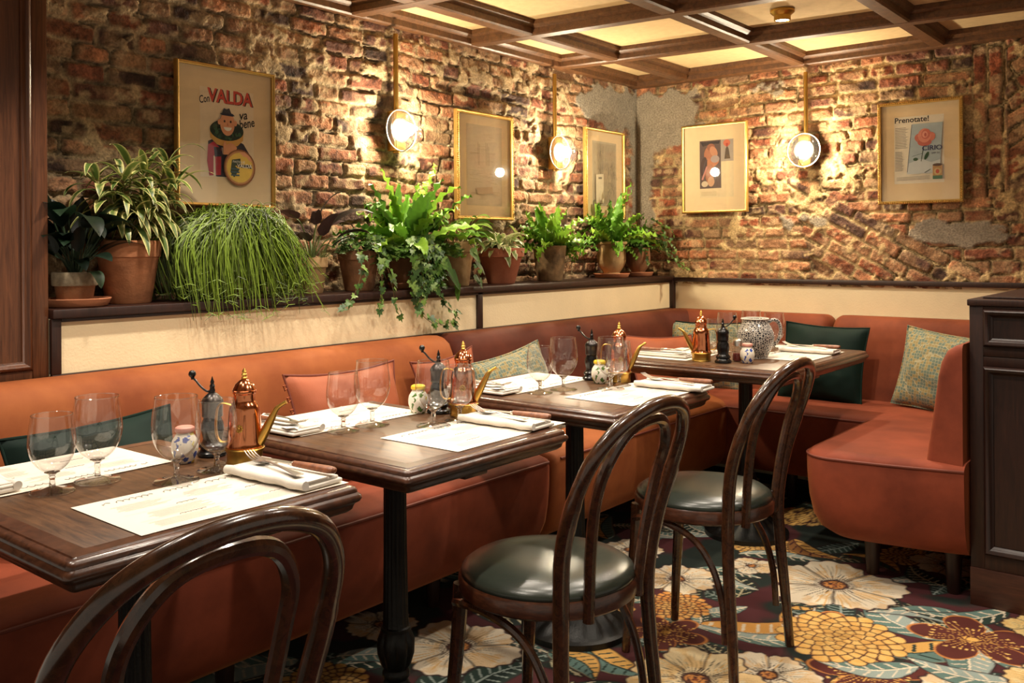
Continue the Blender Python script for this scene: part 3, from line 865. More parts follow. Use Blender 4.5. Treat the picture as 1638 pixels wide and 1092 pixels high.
for t in range(10, 90, 10):
    nx, ny = math.cos(R_(t)), -math.sin(R_(t))
    cx, cy = XP + RC, YW - RC
    p = (cx - RC * nx, cy - RC * ny)
    k = RC / max(abs(nx), abs(ny)); bp = (cx - nx * k, cy - ny * k)
    pa.append((p, (nx, ny), bp))
pb = lin_path((XP + RC, YW), (-1.612, YW), (0, -1), 6, (0, 1))
# the inner corner section turns to a lighter velvet on the back wall
i_mid = len(lin_path((XP, 2.640), (XP, YW - RC), (1, 0), 10, (1, 0))) + 4
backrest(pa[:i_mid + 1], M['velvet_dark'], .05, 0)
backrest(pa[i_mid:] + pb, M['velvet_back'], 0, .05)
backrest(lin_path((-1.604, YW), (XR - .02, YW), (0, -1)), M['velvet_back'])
# return backrest along the cabinet, its end facing the camera
BP2 = [(.006, .46), (.125, .46), (.118, .52), (.098, .66), (.085, .76), (.074, .81), (.055, .848), (.03, .866), (.006, .872)]
rings = []
for y, e in [(YW - .16, 1), (4.0, 1), (3.5, 1), (3.33, .05), (3.30, .03), (3.288, .015), (3.28, .004), (3.278, 0)]:
    r = .03; ins = r - math.sqrt(max(r * r - (r - e) ** 2, 0)) if e < r else 0
    rings.append([loc((XR - (d - (ins * .7 if d > .02 else 0)), y, z - (ins if z > .8 else 0))) for d, z in BP2])
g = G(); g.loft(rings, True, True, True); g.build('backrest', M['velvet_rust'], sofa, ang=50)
# feet
def sofaleg(x, y):
    g = G(); g.lathe([(.020, 0), (.022, .004), (.029, .14), (.029, .152)], 16, Matrix.Translation(loc((x, y, 0))))
    g.build('leg', M['darkwood'], sofa)
for x, y in ((-1.08, 3.42), (-.80, 3.40), (-2.14, 2.2), (-2.14, 2.95), (-2.14, 3.6), (-2.14, 1.4), (-1.7, 4.2), (-1.1, 3.9)): sofaleg(x, y)

# ------------------------------------------------------------------ cushions
def cushion(label, w, h, t, loc_, yaw, lean, roll, mat, pipe_mat, seed, group=None, pinch=.035, fringe=False):
    c = thing('cushion', label, 'cushion', loc_, 0, group)
    c.rotation_mode = 'QUATERNION'
    c.rotation_quaternion = (Matrix.Rotation(R_(yaw), 4, 'Z') @ Matrix.Rotation(R_(lean), 4, 'X') @ Matrix.Rotation(R_(roll), 4, 'Y')).to_quaternion()
    N = 26; q = random.Random(seed)
    def edge(u, v):
        x = u * w / 2 * (1 - pinch * 2 * (1 - v * v)); z = v * h / 2 * (1 - pinch * 2 * (1 - u * u))
        return x, z
    g = G()
    for side in (1, -1):
        vv = []
        for i in range(N + 1):
            for j in range(N + 1):
                u = -1 + 2 * j / N; v = -1 + 2 * i / N
                x, z = edge(u, v)
                th = t / 2 * max(0, (1 - abs(u) ** 2.4)) ** .55 * max(0, (1 - abs(v) ** 2.4)) ** .55
                nz = float(fbm(np.array([u * 2.2 + seed]), np.array([v * 2.2 + side]), seed, 3)[0]) - .5
                ed = 1 - max(abs(u), abs(v))
                wr = .008 * math.sin(8 * (u + v * .6) + seed) * math.exp(-ed * 5) * (ed > .01)
                vv.append((x, side * (th * (1 + .45 * nz) + (wr if ed > .02 else 0)), z))
        ff = []
        for i in range(N):
            for j in range(N):
                a = i * (N + 1) + j; ff.append((a, a + 1, a + N + 2, a + N + 1))
        g.add(vv, ff)
    g.build('cover', mat, c, ang=80)
    pts = []
    for k in range(4):
        for j in range(14):
            s_ = -1 + 2 * j / 14
            u, v = ((s_, -1), (1, s_), (-s_, 1), (-1, -s_))[k]
            x, z = edge(u, v); pts.append((x * 1.008, 0, z * 1.008))
    g = G(); g.tube(pts, .004, 6, True); g.build('piping', pipe_mat, c)
    if fringe:
        g = G()
        for i in range(9):
            v = -.8 + 1.6 * i / 8; x, z = edge(-1, v)
            g.tube([(x, 0, z), (x - .012, 0, z - .008), (x - .016, 0, z + .006), (x, 0, z + .008)], .003, 5)
        g.build('edge_ruffle', M['silk'], c)
    return c
cushion('bottle green velvet cushion behind the nearest table on the left', .44, .33, .12, (-2.265, 1.13, .605), 90, -14, -3, M['green_velvet'], M['green_velvet'], 3)
cushion('rust satin cushion with ruffled left edge, between the nearest and second tables', .46, .38, .13, (-2.255, 1.95, .632), 90, -15, 0, M['silk'], M['piping'], 5, None, .05, True)
cushion('rust satin cushion standing on its corner behind the second table oil can', .34, .34, .11, (-2.325, 2.50, .640), 90, -12, -5, M['silk'], M['piping'], 8, None, .07)
cushion('green patterned cushion between the second and third tables, left bench', .46, .38, .12, (-2.215, 2.765, .615), 90, -18, -7, M['pattern'], M['pattern'], 11)
cushion('rust satin cushion lying low behind the oil can of the corner table', .50, .36, .13, (-2.215, 3.93, .606), 78, -26, 4, M['silk'], M['piping'], 14, None, .05)
cushion('green lattice patterned cushion deep in the banquette corner', .42, .36, .11, (-2.23, 4.335, .632), 8, -10, 0, M['pattern'], M['green_velvet'], 17)
cushion('bottle green velvet cushion behind the corner table, right of the jug', .40, .37, .13, (-1.585, 4.300, .645), 0, -13, 2, M['green_velvet'], M['green_velvet'], 21)
cushion('green gold lattice cushion at the far right beside the cabinet', .40, .36, .12, (-1.055, 4.300, .640), -14, -13, 6, M['pattern'], M['pattern'], 25)

# ------------------------------------------------------------------ tables
def table(label, cx, cy, hx, hy, pedx=.03):
    t = thing('pedestal_table', label, 'table', (cx, cy, 0))
    g = G(); g.rbox(-hx + .020, hx - .020, -hy + .020, hy - .020, .728, .750, .003); g.build('tabletop', M['tabletop'], t)
    prof = [(.020, .7505), (.018, .7485), (.012, .7485), (.006, .746), (.003, .741), (.003, .737), (.001, .735), (-.003, .731), (-.004, .726), (-.001, .720), (.006, .716), (.008, .712), (.010, .705), (.018, .699), (.030, .696), (.05, .696), (.05, .7505)]
    rings = []
    for o, z in prof:
        rings.append([(x, y, z) for x, y in rrect(hx - o, hy - o, max(.004, .012 - o * .3), 3)])
    g = G(); g.loft(rings + [rings[0]], True); g.build('table_edge', M['tableedge'], t, ang=40)
    g = G(); g.rbox(-hx + .06, hx - .06, -.04, .04, .675, .700, .004); g.rbox(pedx - .04, pedx + .04, -hy + .06, hy - .06, .675, .700, .004)
    for sx, sy in ((1, 0), (-1, 0)):
        pass
    g.build('bearer', M['tableedge'], t)
    T = Matrix.Translation((pedx, 0, 0))
    seg = 48
    def flut(j, r, on): return r * (1 - .10 * on * (0.5 + .5 * math.cos(16 * 2 * PI * j / seg)) ** 2)
    rings = []
    for r, z, on in [(.046, .678, 0), (.046, .668, 0), (.034, .660, 0), (.032, .652, 0), (.0285, .640, 1), (.0295, .45, 1), (.032, .275, 1), (.033, .265, 0), (.037, .262, 0), (.037, .254, 0)]:
        rings.append([(flut(j, r, on) * math.cos(2 * PI * j / seg), flut(j, r, on) * math.sin(2 * PI * j / seg), z) for j in range(seg)])
    g = G(); g.loft(rings, True, True, True, T); g.build('column', M['iron'], t)
    rings = []
    for r, z, on in [(.034, .256, 0), (.038, .250, .3), (.045, .225, 1), (.044, .200, 1), (.036, .170, .6), (.029, .158, 0), (.034, .150, 0), (.034, .140, 0), (.029, .132, 0), (.034, .115, .6), (.05, .09, 1), (.07, .07, .4)]:
        rings.append([((r + .007 * on * abs(math.sin(4 * 2 * PI * j / seg)) ** .6 - .003 * on) * math.cos(2 * PI * j / seg), (r + .007 * on * abs(math.sin(4 * 2 * PI * j / seg)) ** .6 - .003 * on) * math.sin(2 * PI * j / seg), z) for j in range(seg)])
    g = G(); g.loft(rings, True, True, True, T); g.build('vase_knop', M['iron'], t)
    seg = 96; rings = []
    for r, z, on in [(.05, .088, 0), (.062, .085, .6), (.085, .074, 1), (.115, .055, 1), (.142, .036, 1), (.158, .024, .2), (.164, .022, 0), (.172, .018, 0), (.172, .0, 0), (.1, .0, 0)]:
        rings.append([(r * math.cos(2 * PI * j / seg), r * math.sin(2 * PI * j / seg), z + on * .011 * (abs(math.sin(8 * 2 * PI * j / seg + r * 18)) - .4)) for j in range(seg)])
    g = G(); g.loft(rings, True, True, True, T); g.build('base', M['iron'], t, ang=60)
    return t
T1 = table('nearest dark wood pedestal table, cut by the lower left corner', -1.685, .888, .362, .280)
T2 = table('dark wood pedestal table, second from the left, between two chairs', -1.688, 1.572, .362, .280)
T3 = table('dark wood pedestal table, third from the left, behind the leather chair', -1.690, 2.352, .362, .275)
T4 = table('larger dark wood pedestal table in the banquette corner with the jug', -1.645, 3.575, .362, .452, .0)

# ------------------------------------------------------------------ bentwood chairs
def chair(label, x, y, rz=0.0):
    c = thing('bentwood_chair', label, 'chair', (x, y, 0), rz, 'bentwood chairs at the tables')
    # seat
    g = G(); g.lathe([(.17, .432), (.196, .430), (.203, .436), (.204, .462), (.199, .470), (.17, .470)], 48); g.build('seat_ring', M['bentwood_ring'], c)
    prof = [(.15, .462), (.194, .464), (.199, .472), (.196, .481), (.180, .492), (.14, .501), (.09, .506), (.04, .508), (.004, .5085)]
    g = G(); g.lathe(prof, 48); g.build('seat_pad', M['leather'], c, ang=60)
    # outer bow: foot -> seat -> arch -> seat -> foot, one bent rod
    half = [(.185, .190, 0), (.176, .182, .15), (.163, .174, .32), (.160, .170, .45), (.176, .186, .58), (.205, .194, .68), (.240, .184, .77), (.272, .140, .835), (.292, .075, .868)]
    pts = [(a, b, z) for a, b, z in half] + [(.298, 0, .878)] + [(a, -b, z) for a, b, z in half[::-1]]
    pts = cat_rom(pts, 6)
    rr = [.0135 + .004 * min(1, p[2] / .45) - (.002 if p[2] > .7 else 0) for p in pts]
    g = G(); g.tube(pts, rr, 12); g.build('back_bow', M['bentwood'], c)
    half = [(.178, .098, .425), (.180, .098, .47), (.192, .108, .58), (.213, .118, .69), (.240, .112, .768), (.262, .070, .826)]
    pts = cat_rom([(a, b, z) for a, b, z in half] + [(.271, 0, .842)] + [(a, -b, z) for a, b, z in half[::-1]], 6)
    g = G(); g.tube(pts, .0125, 10); g.build('inner_bow', M['bentwood'], c)
    for s in (1, -1):
        pts = cat_rom([(-.150, s * .128, .442), (-.158, s * .134, .30), (-.172, s * .142, .15), (-.182, s * .148, 0)], 5)
        g = G(); g.tube(pts, [.0185 - .006 * i / (len(pts) - 1) for i in range(len(pts))], 10); g.build('leg', M['bentwood'], c)
        pts = cat_rom([(-.148, s * .150, .405), (-.10, s * .176, .421), (-.02, s * .180, .418), (.06, s * .174, .385), (.115, s * .171, .315), (.143, s * .170, .22), (.150, s * .172, .12)], 6)
        g = G(); g.tube(pts, .010, 8); g.build('brace', M['bentwood'], c)
    return c
chair('bentwood chair at the bottom left, only its back bows in view', -1.215, .625, .0)
chair('bentwood chair with round green leather seat in front of the third table', -1.245, 1.655, .0)
chair('bentwood chair with round green leather seat drawn up near the corner table', -1.265, 2.455, .0)
# ------------------------------------------------------------------ things on the tables
ZT = .7508
def glass(label, x, y, kind, group='stemmed glasses'):
    h, r = (.167, 1.0) if kind == 't' else (.146, .90)
    t = thing('stemmed_glass', label, 'glass', (x, y, ZT), 0, group)
    k = h / .167
    g = G(); g.lathe([(.001, .0005), (.042 * r, .0005), (.0432 * r, .0015), (.042 * r, .003), (.022 * r, .0055), (.009, .010), (.004, .012)], 40); g.tube([(.0425 * r * math.cos(a), .0425 * r * math.sin(a), .0016) for a in np.linspace(0, 2 * PI, 44, endpoint=False)], .0012, 6, True); g.build('foot', M['glass'], t)
    g = G(); g.lathe([(.006, .0105), (.0052, .018), (.0048, .026), (.0060, .032 * k), (.0050, .036 * k), (.010, .0415 * k), (.014, .0435 * k), (.006, .0455 * k)], 20); g.build('stem', M['solidglass'], t)
    o = [(.002, .0445), (.012, .045), (.022, .050), (.033, .0615), (.0415, .078), (.0455, .096), (.0462, .108), (.0450, .126), (.0425, .146), (.0398, .1655)]
    prof = [(a * r, z * k) for a, z in o] + [(a * r - .0003, z * k + .0006) for a, z in o[-1:]]
    # subdivide for smoothness
    P = cat_rom([(a, 0, z) for a, z in prof], 3)
    g = G(); g.lathe([(p[0], p[2]) for p in P], 48, None, None, False, False)
    rim = [(.0398 * r * math.cos(a), .0398 * r * math.sin(a), .1655 * k) for a in np.linspace(0, 2 * PI, 40, endpoint=False)]
    g.tube(rim, .0007, 5, True)
    g.build('bowl', M['glass'], t, ang=70)
    return t
ORD = ['nearest table', 'second table from the left', 'third table from the left']
pt = glass('taller glass of the left pair on the nearest table', -1.752, .866, 't')
ps = glass('shorter glass furthest left on the nearest table', -1.740, .774, 's')
# (place, tall?, x, y, label)
for k_, x, y, lb in [
    ('t', -1.626, .960, 'taller glass of the right pair on the nearest table, before the blue jar'),
    ('s', -1.640, 1.058, 'shorter glass of the right pair on the nearest table, in front of the pepper mill'),
    ('s', -1.746, 1.482, 'shorter glass of the left pair on the second table'),
    ('t', -1.745, 1.577, 'taller glass of the left pair on the second table'),
    ('t', -1.612, 1.664, 'taller glass of the right pair on the second table, beside the yellow topped jar'),
    ('s', -1.606, 1.756, 'shorter glass of the right pair on the second table, before the pepper mill'),
    ('s', -1.715, 2.246, 'shorter glass of the left pair on the third table'),
    ('t', -1.695, 2.342, 'taller glass of the left pair on the third table'),
    ('t', -1.580, 2.441, 'taller glass of the right pair on the third table, hiding the lemon jar'),
    ('s', -1.600, 2.521, 'shorter glass of the right pair on the third table, before the oil can'),
    ('s', -1.762, 3.525, 'short glass left of the patterned jug, furthest left on the corner table'),
    ('t', -1.762, 3.650, 'tall glass behind the pepper mill on the corner table'),
    ('t', -1.726, 3.815, 'tall glass directly behind the patterned jug, rearmost on the corner table'),
    ('s', -1.655, 3.650, 'short glass peeping over the right of the patterned jug rim'),
    ('t', -1.590, 3.745, 'tall glass seen through the handle of the patterned jug')]:
    dup(pt if k_ == 't' else ps, (x, y, ZT), 0, lb)

# menus
def menu(label, x, y, w=.248, h=.418, rz=0., seed=1):
    t = thing('paper_menu', label, 'menu', (x, y, ZT), R_(rz), 'paper menus laid as place mats')
    g = G(); N = 12; q = random.Random(seed)
    v = []; f = []
    for i in range(N + 1):
        for j in range(N + 1):
            a = -w / 2 + w * i / N; b = -h / 2 + h * j / N
            e = max(abs(a) / (w / 2), abs(b) / (h / 2))
            v.append((a, b, .0006 + .0016 * max(0, e - .8) * (1 + math.sin(a * 30 + seed) * math.cos(b * 22))))
    for i in range(N):
        for j in range(N):
            k = i * (N + 1) + j; f.append((k, k + N + 1, k + N + 2, k + 1))
    g.add(v, f); sh = g.build('sheet', M['paper'], t)
    # text blocks: reading direction runs along +y, top of page towards -x
    g = G(); zz = .0019
    def row(x0, y0, y1, th=.0016): g.add([(x0, y0, zz), (x0 + th, y0, zz), (x0 + th, y1, zz), (x0, y1, zz)], [(0, 1, 2, 3)])
    for bx, by, bw, n in [(-.062, -.17, .10, 6), (-.062, -.04, .10, 6), (-.062, .08, .10, 6), (.012, -.15, .13, 6), (.012, .02, .15, 6), (.070, -.17, .15, 5), (.070, .02, .15, 5)]:
        for i in range(n):
            row(bx + i * .0072, by + q.uniform(0, .012), by + bw - q.uniform(0, .03))
    for bx, by, bw, bh in [(.006, -.175, .155, .05), (.006, 0, .18, .05)]:
        row(bx - .004, by, by + bw, .0006); row(bx + bh, by, by + bw, .0006)
    g.build('print', M['ink'], t, smooth=False)
    def script(x0, y0, y1, amp, n):
        pts = []
        for i in range(n * 8 + 1):
            s_ = i / 8; yy = y0 + (y1 - y0) * i / (n * 8)
            pts.append((x0 + amp * math.sin(s_ * 2 * PI) * (.5 + .5 * abs(math.sin(s_ * 1.7))), yy + .002 * math.cos(s_ * 2 * PI), zz))
        g = G(); g.tube(pts, .00045, 4); g.build('lettering', M['ink2'], t)
    for a, b, n in ((-.17, -.155, 1), (-.145, -.075, 6), (-.055, .005, 5), (.03, .115, 6)): script(-.094, a, b, .006, n)
    for xx, a, b, n in ((-.002, -.08, -.04, 4), (-.002, .06, .10, 4), (.062, -.11, -.06, 5), (.062, .07, .12, 5)): script(xx, a, b, .0022, n)
    return t
mn = menu('paper menu at the aisle side of the nearest table', -1.478, .952, rz=-1)
for lb, x, y, rz in [('paper menu at the bench side of the nearest table', -1.905, .835, 181),
                     ('paper menu at the aisle side of the second table', -1.490, 1.690, 1), ('paper menu at the bench side of the second table', -1.895, 1.585, 179),
                     ('paper menu at the aisle side of the third table', -1.478, 2.428, -2), ('paper menu at the bench side of the third table', -1.885, 2.400, 180),
                     ('paper menu at the aisle side of the corner table', -1.466, 3.690, 0), ('paper menu at the bench side of the corner table', -1.862, 3.440, 180)]:
    dup(mn, (x, y, ZT), R_(rz), lb)
menu('paper menu across the far edge of the corner table', -1.62, 3.955, .11, .26, 88, 4)

# napkins
def napkin(label, x, y, rz):
    t = thing('folded_napkin', label, 'napkin', (x, y, ZT + .003), R_(rz), 'folded linen napkins')
    g = G(); N = 40
    # stacked soft folds, open edge on +y; the front fold is a roll
    for k, (y0, y1, z0, z1, L_, dx) in enumerate([(-.046, .046, 0, .008, .236, 0), (-.044, .040, .008, .014, .230, -.002), (-.046, .012, .0135, .0165, .226, .002)]):
        g.rbox(-L_ / 2 + dx, L_ / 2 + dx, y0, y1, z0, z1, .003, 3)
    pts = [(-.118 + .236 * i / 12, -.046 + .002 * math.sin(i), .0095 + .001 * math.sin(i * 1.7)) for i in range(13)]
    g.tube(pts, [.0088 + .0008 * math.sin(i * 2.1) for i in range(13)], 12)
    g.add([(-.118, .03, .0155), (-.095, .046, .018), (-.055, .035, .0165), (-.09, .0, .0165), (-.112, .036, .021), (-.085, .038, .0195)], [(0, 1, 4), (1, 5, 4), (0, 4, 3), (1, 2, 5), (5, 2, 3), (4, 5, 3)])
    g.build('cloth', M['linen'], t, ang=60)
    return t
def fork(label, x, y, rz, z):
    t = thing('fork', label, 'fork', (x, y, ZT + z), R_(rz), 'steel dinner forks')
    g = G()
    prof = [(.098, .0095, .0008), (.09, .0105, .001), (.06, .007, .002), (.02, .0042, .004), (-.02, .0032, .0055), (-.038, .0040, .004)]
    rings = []
    for x_, w, z_ in prof:
        rings.append([(x_, w * math.cos(a), z_ + .0016 * math.sin(a)) for a in np.linspace(0, 2 * PI, 10, endpoint=False)])
    g.loft(rings, True, True, True); g.build('handle', M['steel'], t)
    g = G(); rings = []
    for x_, w, z_ in [(-.036, .0042, .0042), (-.042, .008, .0035), (-.052, .0115, .002), (-.064, .0125, .002)]:
        rings.append([(x_, w * math.cos(a), z_ + .0012 * math.sin(a)) for a in np.linspace(0, 2 * PI, 10, endpoint=False)])
    g.loft(rings, True, True, True)
    for i in range(4):
        o = -.0098 + .00653 * i
        g.tube([(-.062, o, .002), (-.08, o, .004), (-.095, o * .97, .0085), (-.108, o * .94, .015)], [.0017, .0016, .0014, .0007], 6)
    g.build('tines', M['steel'], t)
    return t
def knife(label, x, y, rz, z):
    t = thing('table_knife', label, 'knife', (x, y, ZT + z), R_(rz), 'wooden handled table knives')
    g = G(); rings = []
    for x_, w, h in [(.115, .003, .003), (.112, .008, .006), (.10, .0105, .0072), (.06, .0098, .0068), (.02, .0085, .006), (.005, .008, .0055)]:
        rings.append([(x_, w * math.cos(a), .008 + h * math.sin(a)) for a in np.linspace(0, 2 * PI, 12, endpoint=False)])
    g.loft(rings, True, True, True); g.build('handle', M['knifewood'], t)
    g = G(); g.rbox(-.002, .006, -.0078, .0078, .004, .012, .0015)
    v = []
    out = [(0, -.0075), (-.07, -.0085), (-.095, -.006), (-.108, .003), (-.10, .006), (0, .007)]
    g.prism(out, .007, .0088); g.build('blade', M['steel'], t, ang=30)
    return t
np0 = napkin('folded white napkin under fork and knife, aisle side of the nearest table', -1.475, 1.100, 3)
fk0 = fork('fork on the napkin at the aisle side of the nearest table', -1.488, 1.088, -8, .0255)
kn0 = knife('wooden handled knife on the napkin at the aisle side of the nearest table', -1.470, 1.118, 6, .0205)
for lb, x, y, rz in [('bench side of the nearest table', -1.905, .680, 184), ('aisle side of the second table', -1.480, 1.795, 3), ('bench side of the second table', -1.895, 1.395, 181),
                     ('aisle side of the third table', -1.430, 2.580, 2), ('bench side of the third table', -1.885, 2.170, 180),
                     ('aisle side of the corner table', -1.455, 3.800, 1), ('bench side of the corner table', -1.885, 3.330, 180)]:
    dup(np0, (x, y, ZT + .003), R_(rz), 'folded white napkin under fork and knife, ' + lb)
    c, s = math.cos(R_(rz - 3)), math.sin(R_(rz - 3))
    def off(a, b): return (x + a * c - b * s, y + a * s + b * c)
    a = off(-.013, -.012); dup(fk0, (*a, ZT + .0255), R_(rz - 11), 'fork on the napkin at the ' + lb)
    a = off(.005, .018); dup(kn0, (*a, ZT + .0205), R_(rz + 3), 'wooden handled knife on the napkin at the ' + lb)

# copper oil can
def oilcan(label, x, y, rz):
    t = thing('oil_can', label, 'oil can', (x, y, ZT), R_(rz), 'copper oil cans')
    g = G(); g.lathe([(.002, 0), (.037, 0), (.0385, .002), (.0365, .006), (.0370, .024), (.0405, .029), (.0415, .032), (.0400, .034), (.02, .034)], 40); g.build('drip_dish', M['brass'], t)
    g = G(); g.lathe([(.02, .034), (.0375, .0345), (.0385, .037), (.0370, .040), (.0352, .045), (.0345, .07), (.0325, .105), (.0310, .117), (.0270, .126), (.0232, .130), (.0222, .134), (.0222, .146), (.0240, .148), (.0240, .151), (.02, .152)], 40); g.build('body', M['copper'], t)
    g = G(); g.lathe([(.02, .151), (.0245, .1525), (.0250, .155), (.0235, .158), (.0190, .167), (.0110, .174), (.0065, .177), (.004, .178)], 36); lid = g.build('lid', M['copper'], t)
    g = G(); g.lathe([(.005, .177), (.0065, .180), (.0045, .183), (.0062, .187), (.0040, .190), (.0050, .193), (.0030, .197), (.0008, .201)], 20); g.build('finial', M['brass'], lid)
    pts = cat_rom([(.026, 0, .040), (.040, 0, .060), (.056, 0, .090), (.068, 0, .113), (.078, 0, .122), (.090, 0, .129)], 4)
    g = G(); g.tube(pts, [.0135 - .0095 * min(1, i / (len(pts) * .72)) for i in range(len(pts))], 14); g.build('spout', M['brass'], t)
    pts = cat_rom([(-.026, 0, .122), (-.044, 0, .126), (-.056, 0, .120), (-.061, 0, .10), (-.062, 0, .07), (-.056, 0, .048), (-.042, 0, .044), (-.032, 0, .048)], 4)
    g = G(); g.tube(pts, .0052, 8, flat=.45); g.build('handle', M['brass'], t)
    g = G()
    T = Matrix.Translation((0, -.0340, .078)) @ Matrix.Rotation(R_(90), 4, 'X')
    for i in range(8):
        a = 2 * PI * i / 8
        g.sphere((.006 * math.cos(a), .006 * math.sin(a), 0), .003, 8, 5, T, None, (1, 1, .5))
    g.sphere((0, 0, 0), .0035, 8, 5, T); g.build('rosette', M['brass'], t)
    return t
oc = oilcan('copper oil can with long brass spout on the nearest table', -1.655, 1.135, 36)
dup(oc, (-1.655, 1.825, ZT), R_(38), 'copper oil can with long brass spout on the second table, left of its napkin')
dup(oc, (-1.652, 2.605, ZT), R_(40), 'copper oil can behind a short glass on the third table')
dup(oc, (-1.694, 3.276, ZT), R_(212), 'copper oil can on the corner table, its spout pointing left')

# crank pepper mill
def mill(label, x, y, rz, head='gunmetal'):
    t = thing('pepper_mill', label, 'pepper mill', (x, y, ZT), R_(rz), 'crank pepper mills')
    g = G(); g.lathe([(.002, 0), (.031, 0), (.033, .003), (.032, .008), (.027, .012), (.025, .016), (.029, .020), (.028, .025), (.0225, .030), (.0200, .036), (.0230, .050), (.0245, .060), (.0230, .072), (.0195, .080), (.0185, .084), (.015, .085)], 32); g.build('base', M['darkmetal'], t)
    g = G(); g.lathe([(.015, .084), (.0215, .085), (.0225, .088), (.0218, .092), (.0222, .112), (.0235, .115), (.0235, .119), (.0200, .126), (.0130, .133), (.0080, .137), (.004, .138)], 32); g.build('grinder_head', M[head], t)
    g = G(); g.lathe([(.0055, .137), (.0065, .142), (.0048, .147), (.0060, .152), (.0036, .157), (.0045, .161), (.0025, .166), (.0006, .173)], 16); g.build('finial', M['darkmetal'], t)
    g = G(); g.tube(cat_rom([(0, 0, .141), (.012, 0, .140), (.026, 0, .150), (.038, 0, .164), (.044, 0, .168)], 4), .0026, 8); cr = g.build('crank', M['gunmetal'], t)
    g = G(); g.tube([(.044, 0, .166), (.045, 0, .171)], .004, 8); g.sphere((.0455, 0, .178), .0082, 16, 10); g.build('knob', M['darkmetal'], cr)
    return t
pm = mill('crank pepper mill with black knob on the nearest table', -1.775, 1.135, 214)
dup(pm, (-1.735, 1.812, ZT), R_(216), 'crank pepper mill with black knob on the second table, behind the right glasses')
dup(pm, (-1.752, 2.588, ZT), R_(218), 'crank pepper mill with black knob on the third table, behind the right glasses')
mill('black crank pepper mill on the corner table, left of the jar', -1.598, 3.272, 38, 'darkmetal')

# lidded jars
def jar(label, x, y, body, cap, group):
    t = thing('ceramic_jar', label, 'jar', (x, y, ZT), 0, group)
    g = G(); g.lathe([(.002, 0), (.018, 0), (.0195, .002), (.0235, .012), (.0275, .026), (.0280, .036), (.0255, .048), (.0200, .057), (.0172, .061), (.0170, .065), (.012, .066)], 36); g.build('body', body, t)
    g = G(); g.lathe([(.01, .064), (.0178, .064), (.0200, .066), (.0205, .070), (.0195, .074), (.016, .0765), (.012, .076), (.002, .0755)], 30); g.build('cap', cap, t)
    return t
jar('white jar with blue flowers and pink rim on the nearest table', -1.762, 1.060, M['majolica_blue'], M['pink_glaze'], 'painted jars')
jg = jar('white jar with lemons and yellow cap on the second table', -1.780, 1.778, M['majolica_green'], M['yellow_glaze'], 'painted jars')
dup(jg, (-1.685, 2.535, ZT), 0, 'white jar with lemons and yellow cap on the third table')
jar('small white jar with blue flowers in front of the patterned jug', -1.518, 3.318, M['majolica_blue'], M['pink_glaze'], 'painted jars')
# shaker
t = thing('chili_shaker', 'glass shaker of red chili flakes with steel cap, corner table', 'shaker', (-1.575, 3.350, ZT))
g = G(); g.lathe([(.002, 0), (.019, 0), (.020, .003), (.020, .055), (.017, .062)], 24, None, None, True, False); g.build('glass_body', M['glass'], t)
g = G(); g.lathe([(.002, .002), (.018, .002), (.0183, .004), (.0183, .030), (.002, .031)], 24); g.build('chili_flakes', M['chili'], t)
g = G(); g.lathe([(.0165, .060), (.0195, .060), (.0195, .076), (.0165, .083), (.009, .087), (.002, .088)], 24); g.build('cap', M['steel'], t)
# jug
t = thing('patterned_jug', 'big white jug with black scale pattern on the corner table', 'jug', (-1.565, 3.500, ZT))
prof = [(.002, 0), (.044, 0), (.047, .003), (.050, .010), (.062, .035), (.0710, .065), (.0725, .085), (.0690, .108), (.0600, .128), (.0520, .142), (.0500, .150), (.0520, .158)]
P = cat_rom([(a, 0, z) for a, z in prof], 3)
g = G(); g.lathe([(p[0], p[2]) for p in P] + [(.050, .158), (.047, .150), (.049, .142), (.056, .128), (.064, .105), (.064, .06), (.03, .008), (.002, .007)], 48, None, None, True, True); g.build('body', M['jugpattern'], t, ang=60)
g = G()
rim = [(.0515 * math.cos(a) + .006 * max(0, math.cos(a - R_(220))) ** 6 * math.cos(R_(220)), .0515 * math.sin(a) + .006 * max(0, math.cos(a - R_(220))) ** 6 * math.sin(R_(220)), .159) for a in np.linspace(0, 2 * PI, 36, endpoint=False)]
g.tube(rim, .0026, 6, True); g.build('rim', M['glaze'], t)
a = R_(39); d = (math.cos(a), math.sin(a))
pts = cat_rom([(r * d[0], r * d[1], z) for r, z in [(.050, .140), (.066, .152), (.086, .150), (.099, .132), (.102, .108), (.096, .080), (.082, .058), (.068, .048)]], 5)
g = G(); g.tube(pts, .0075, 12); g.build('handle', M['jugpattern'], t)
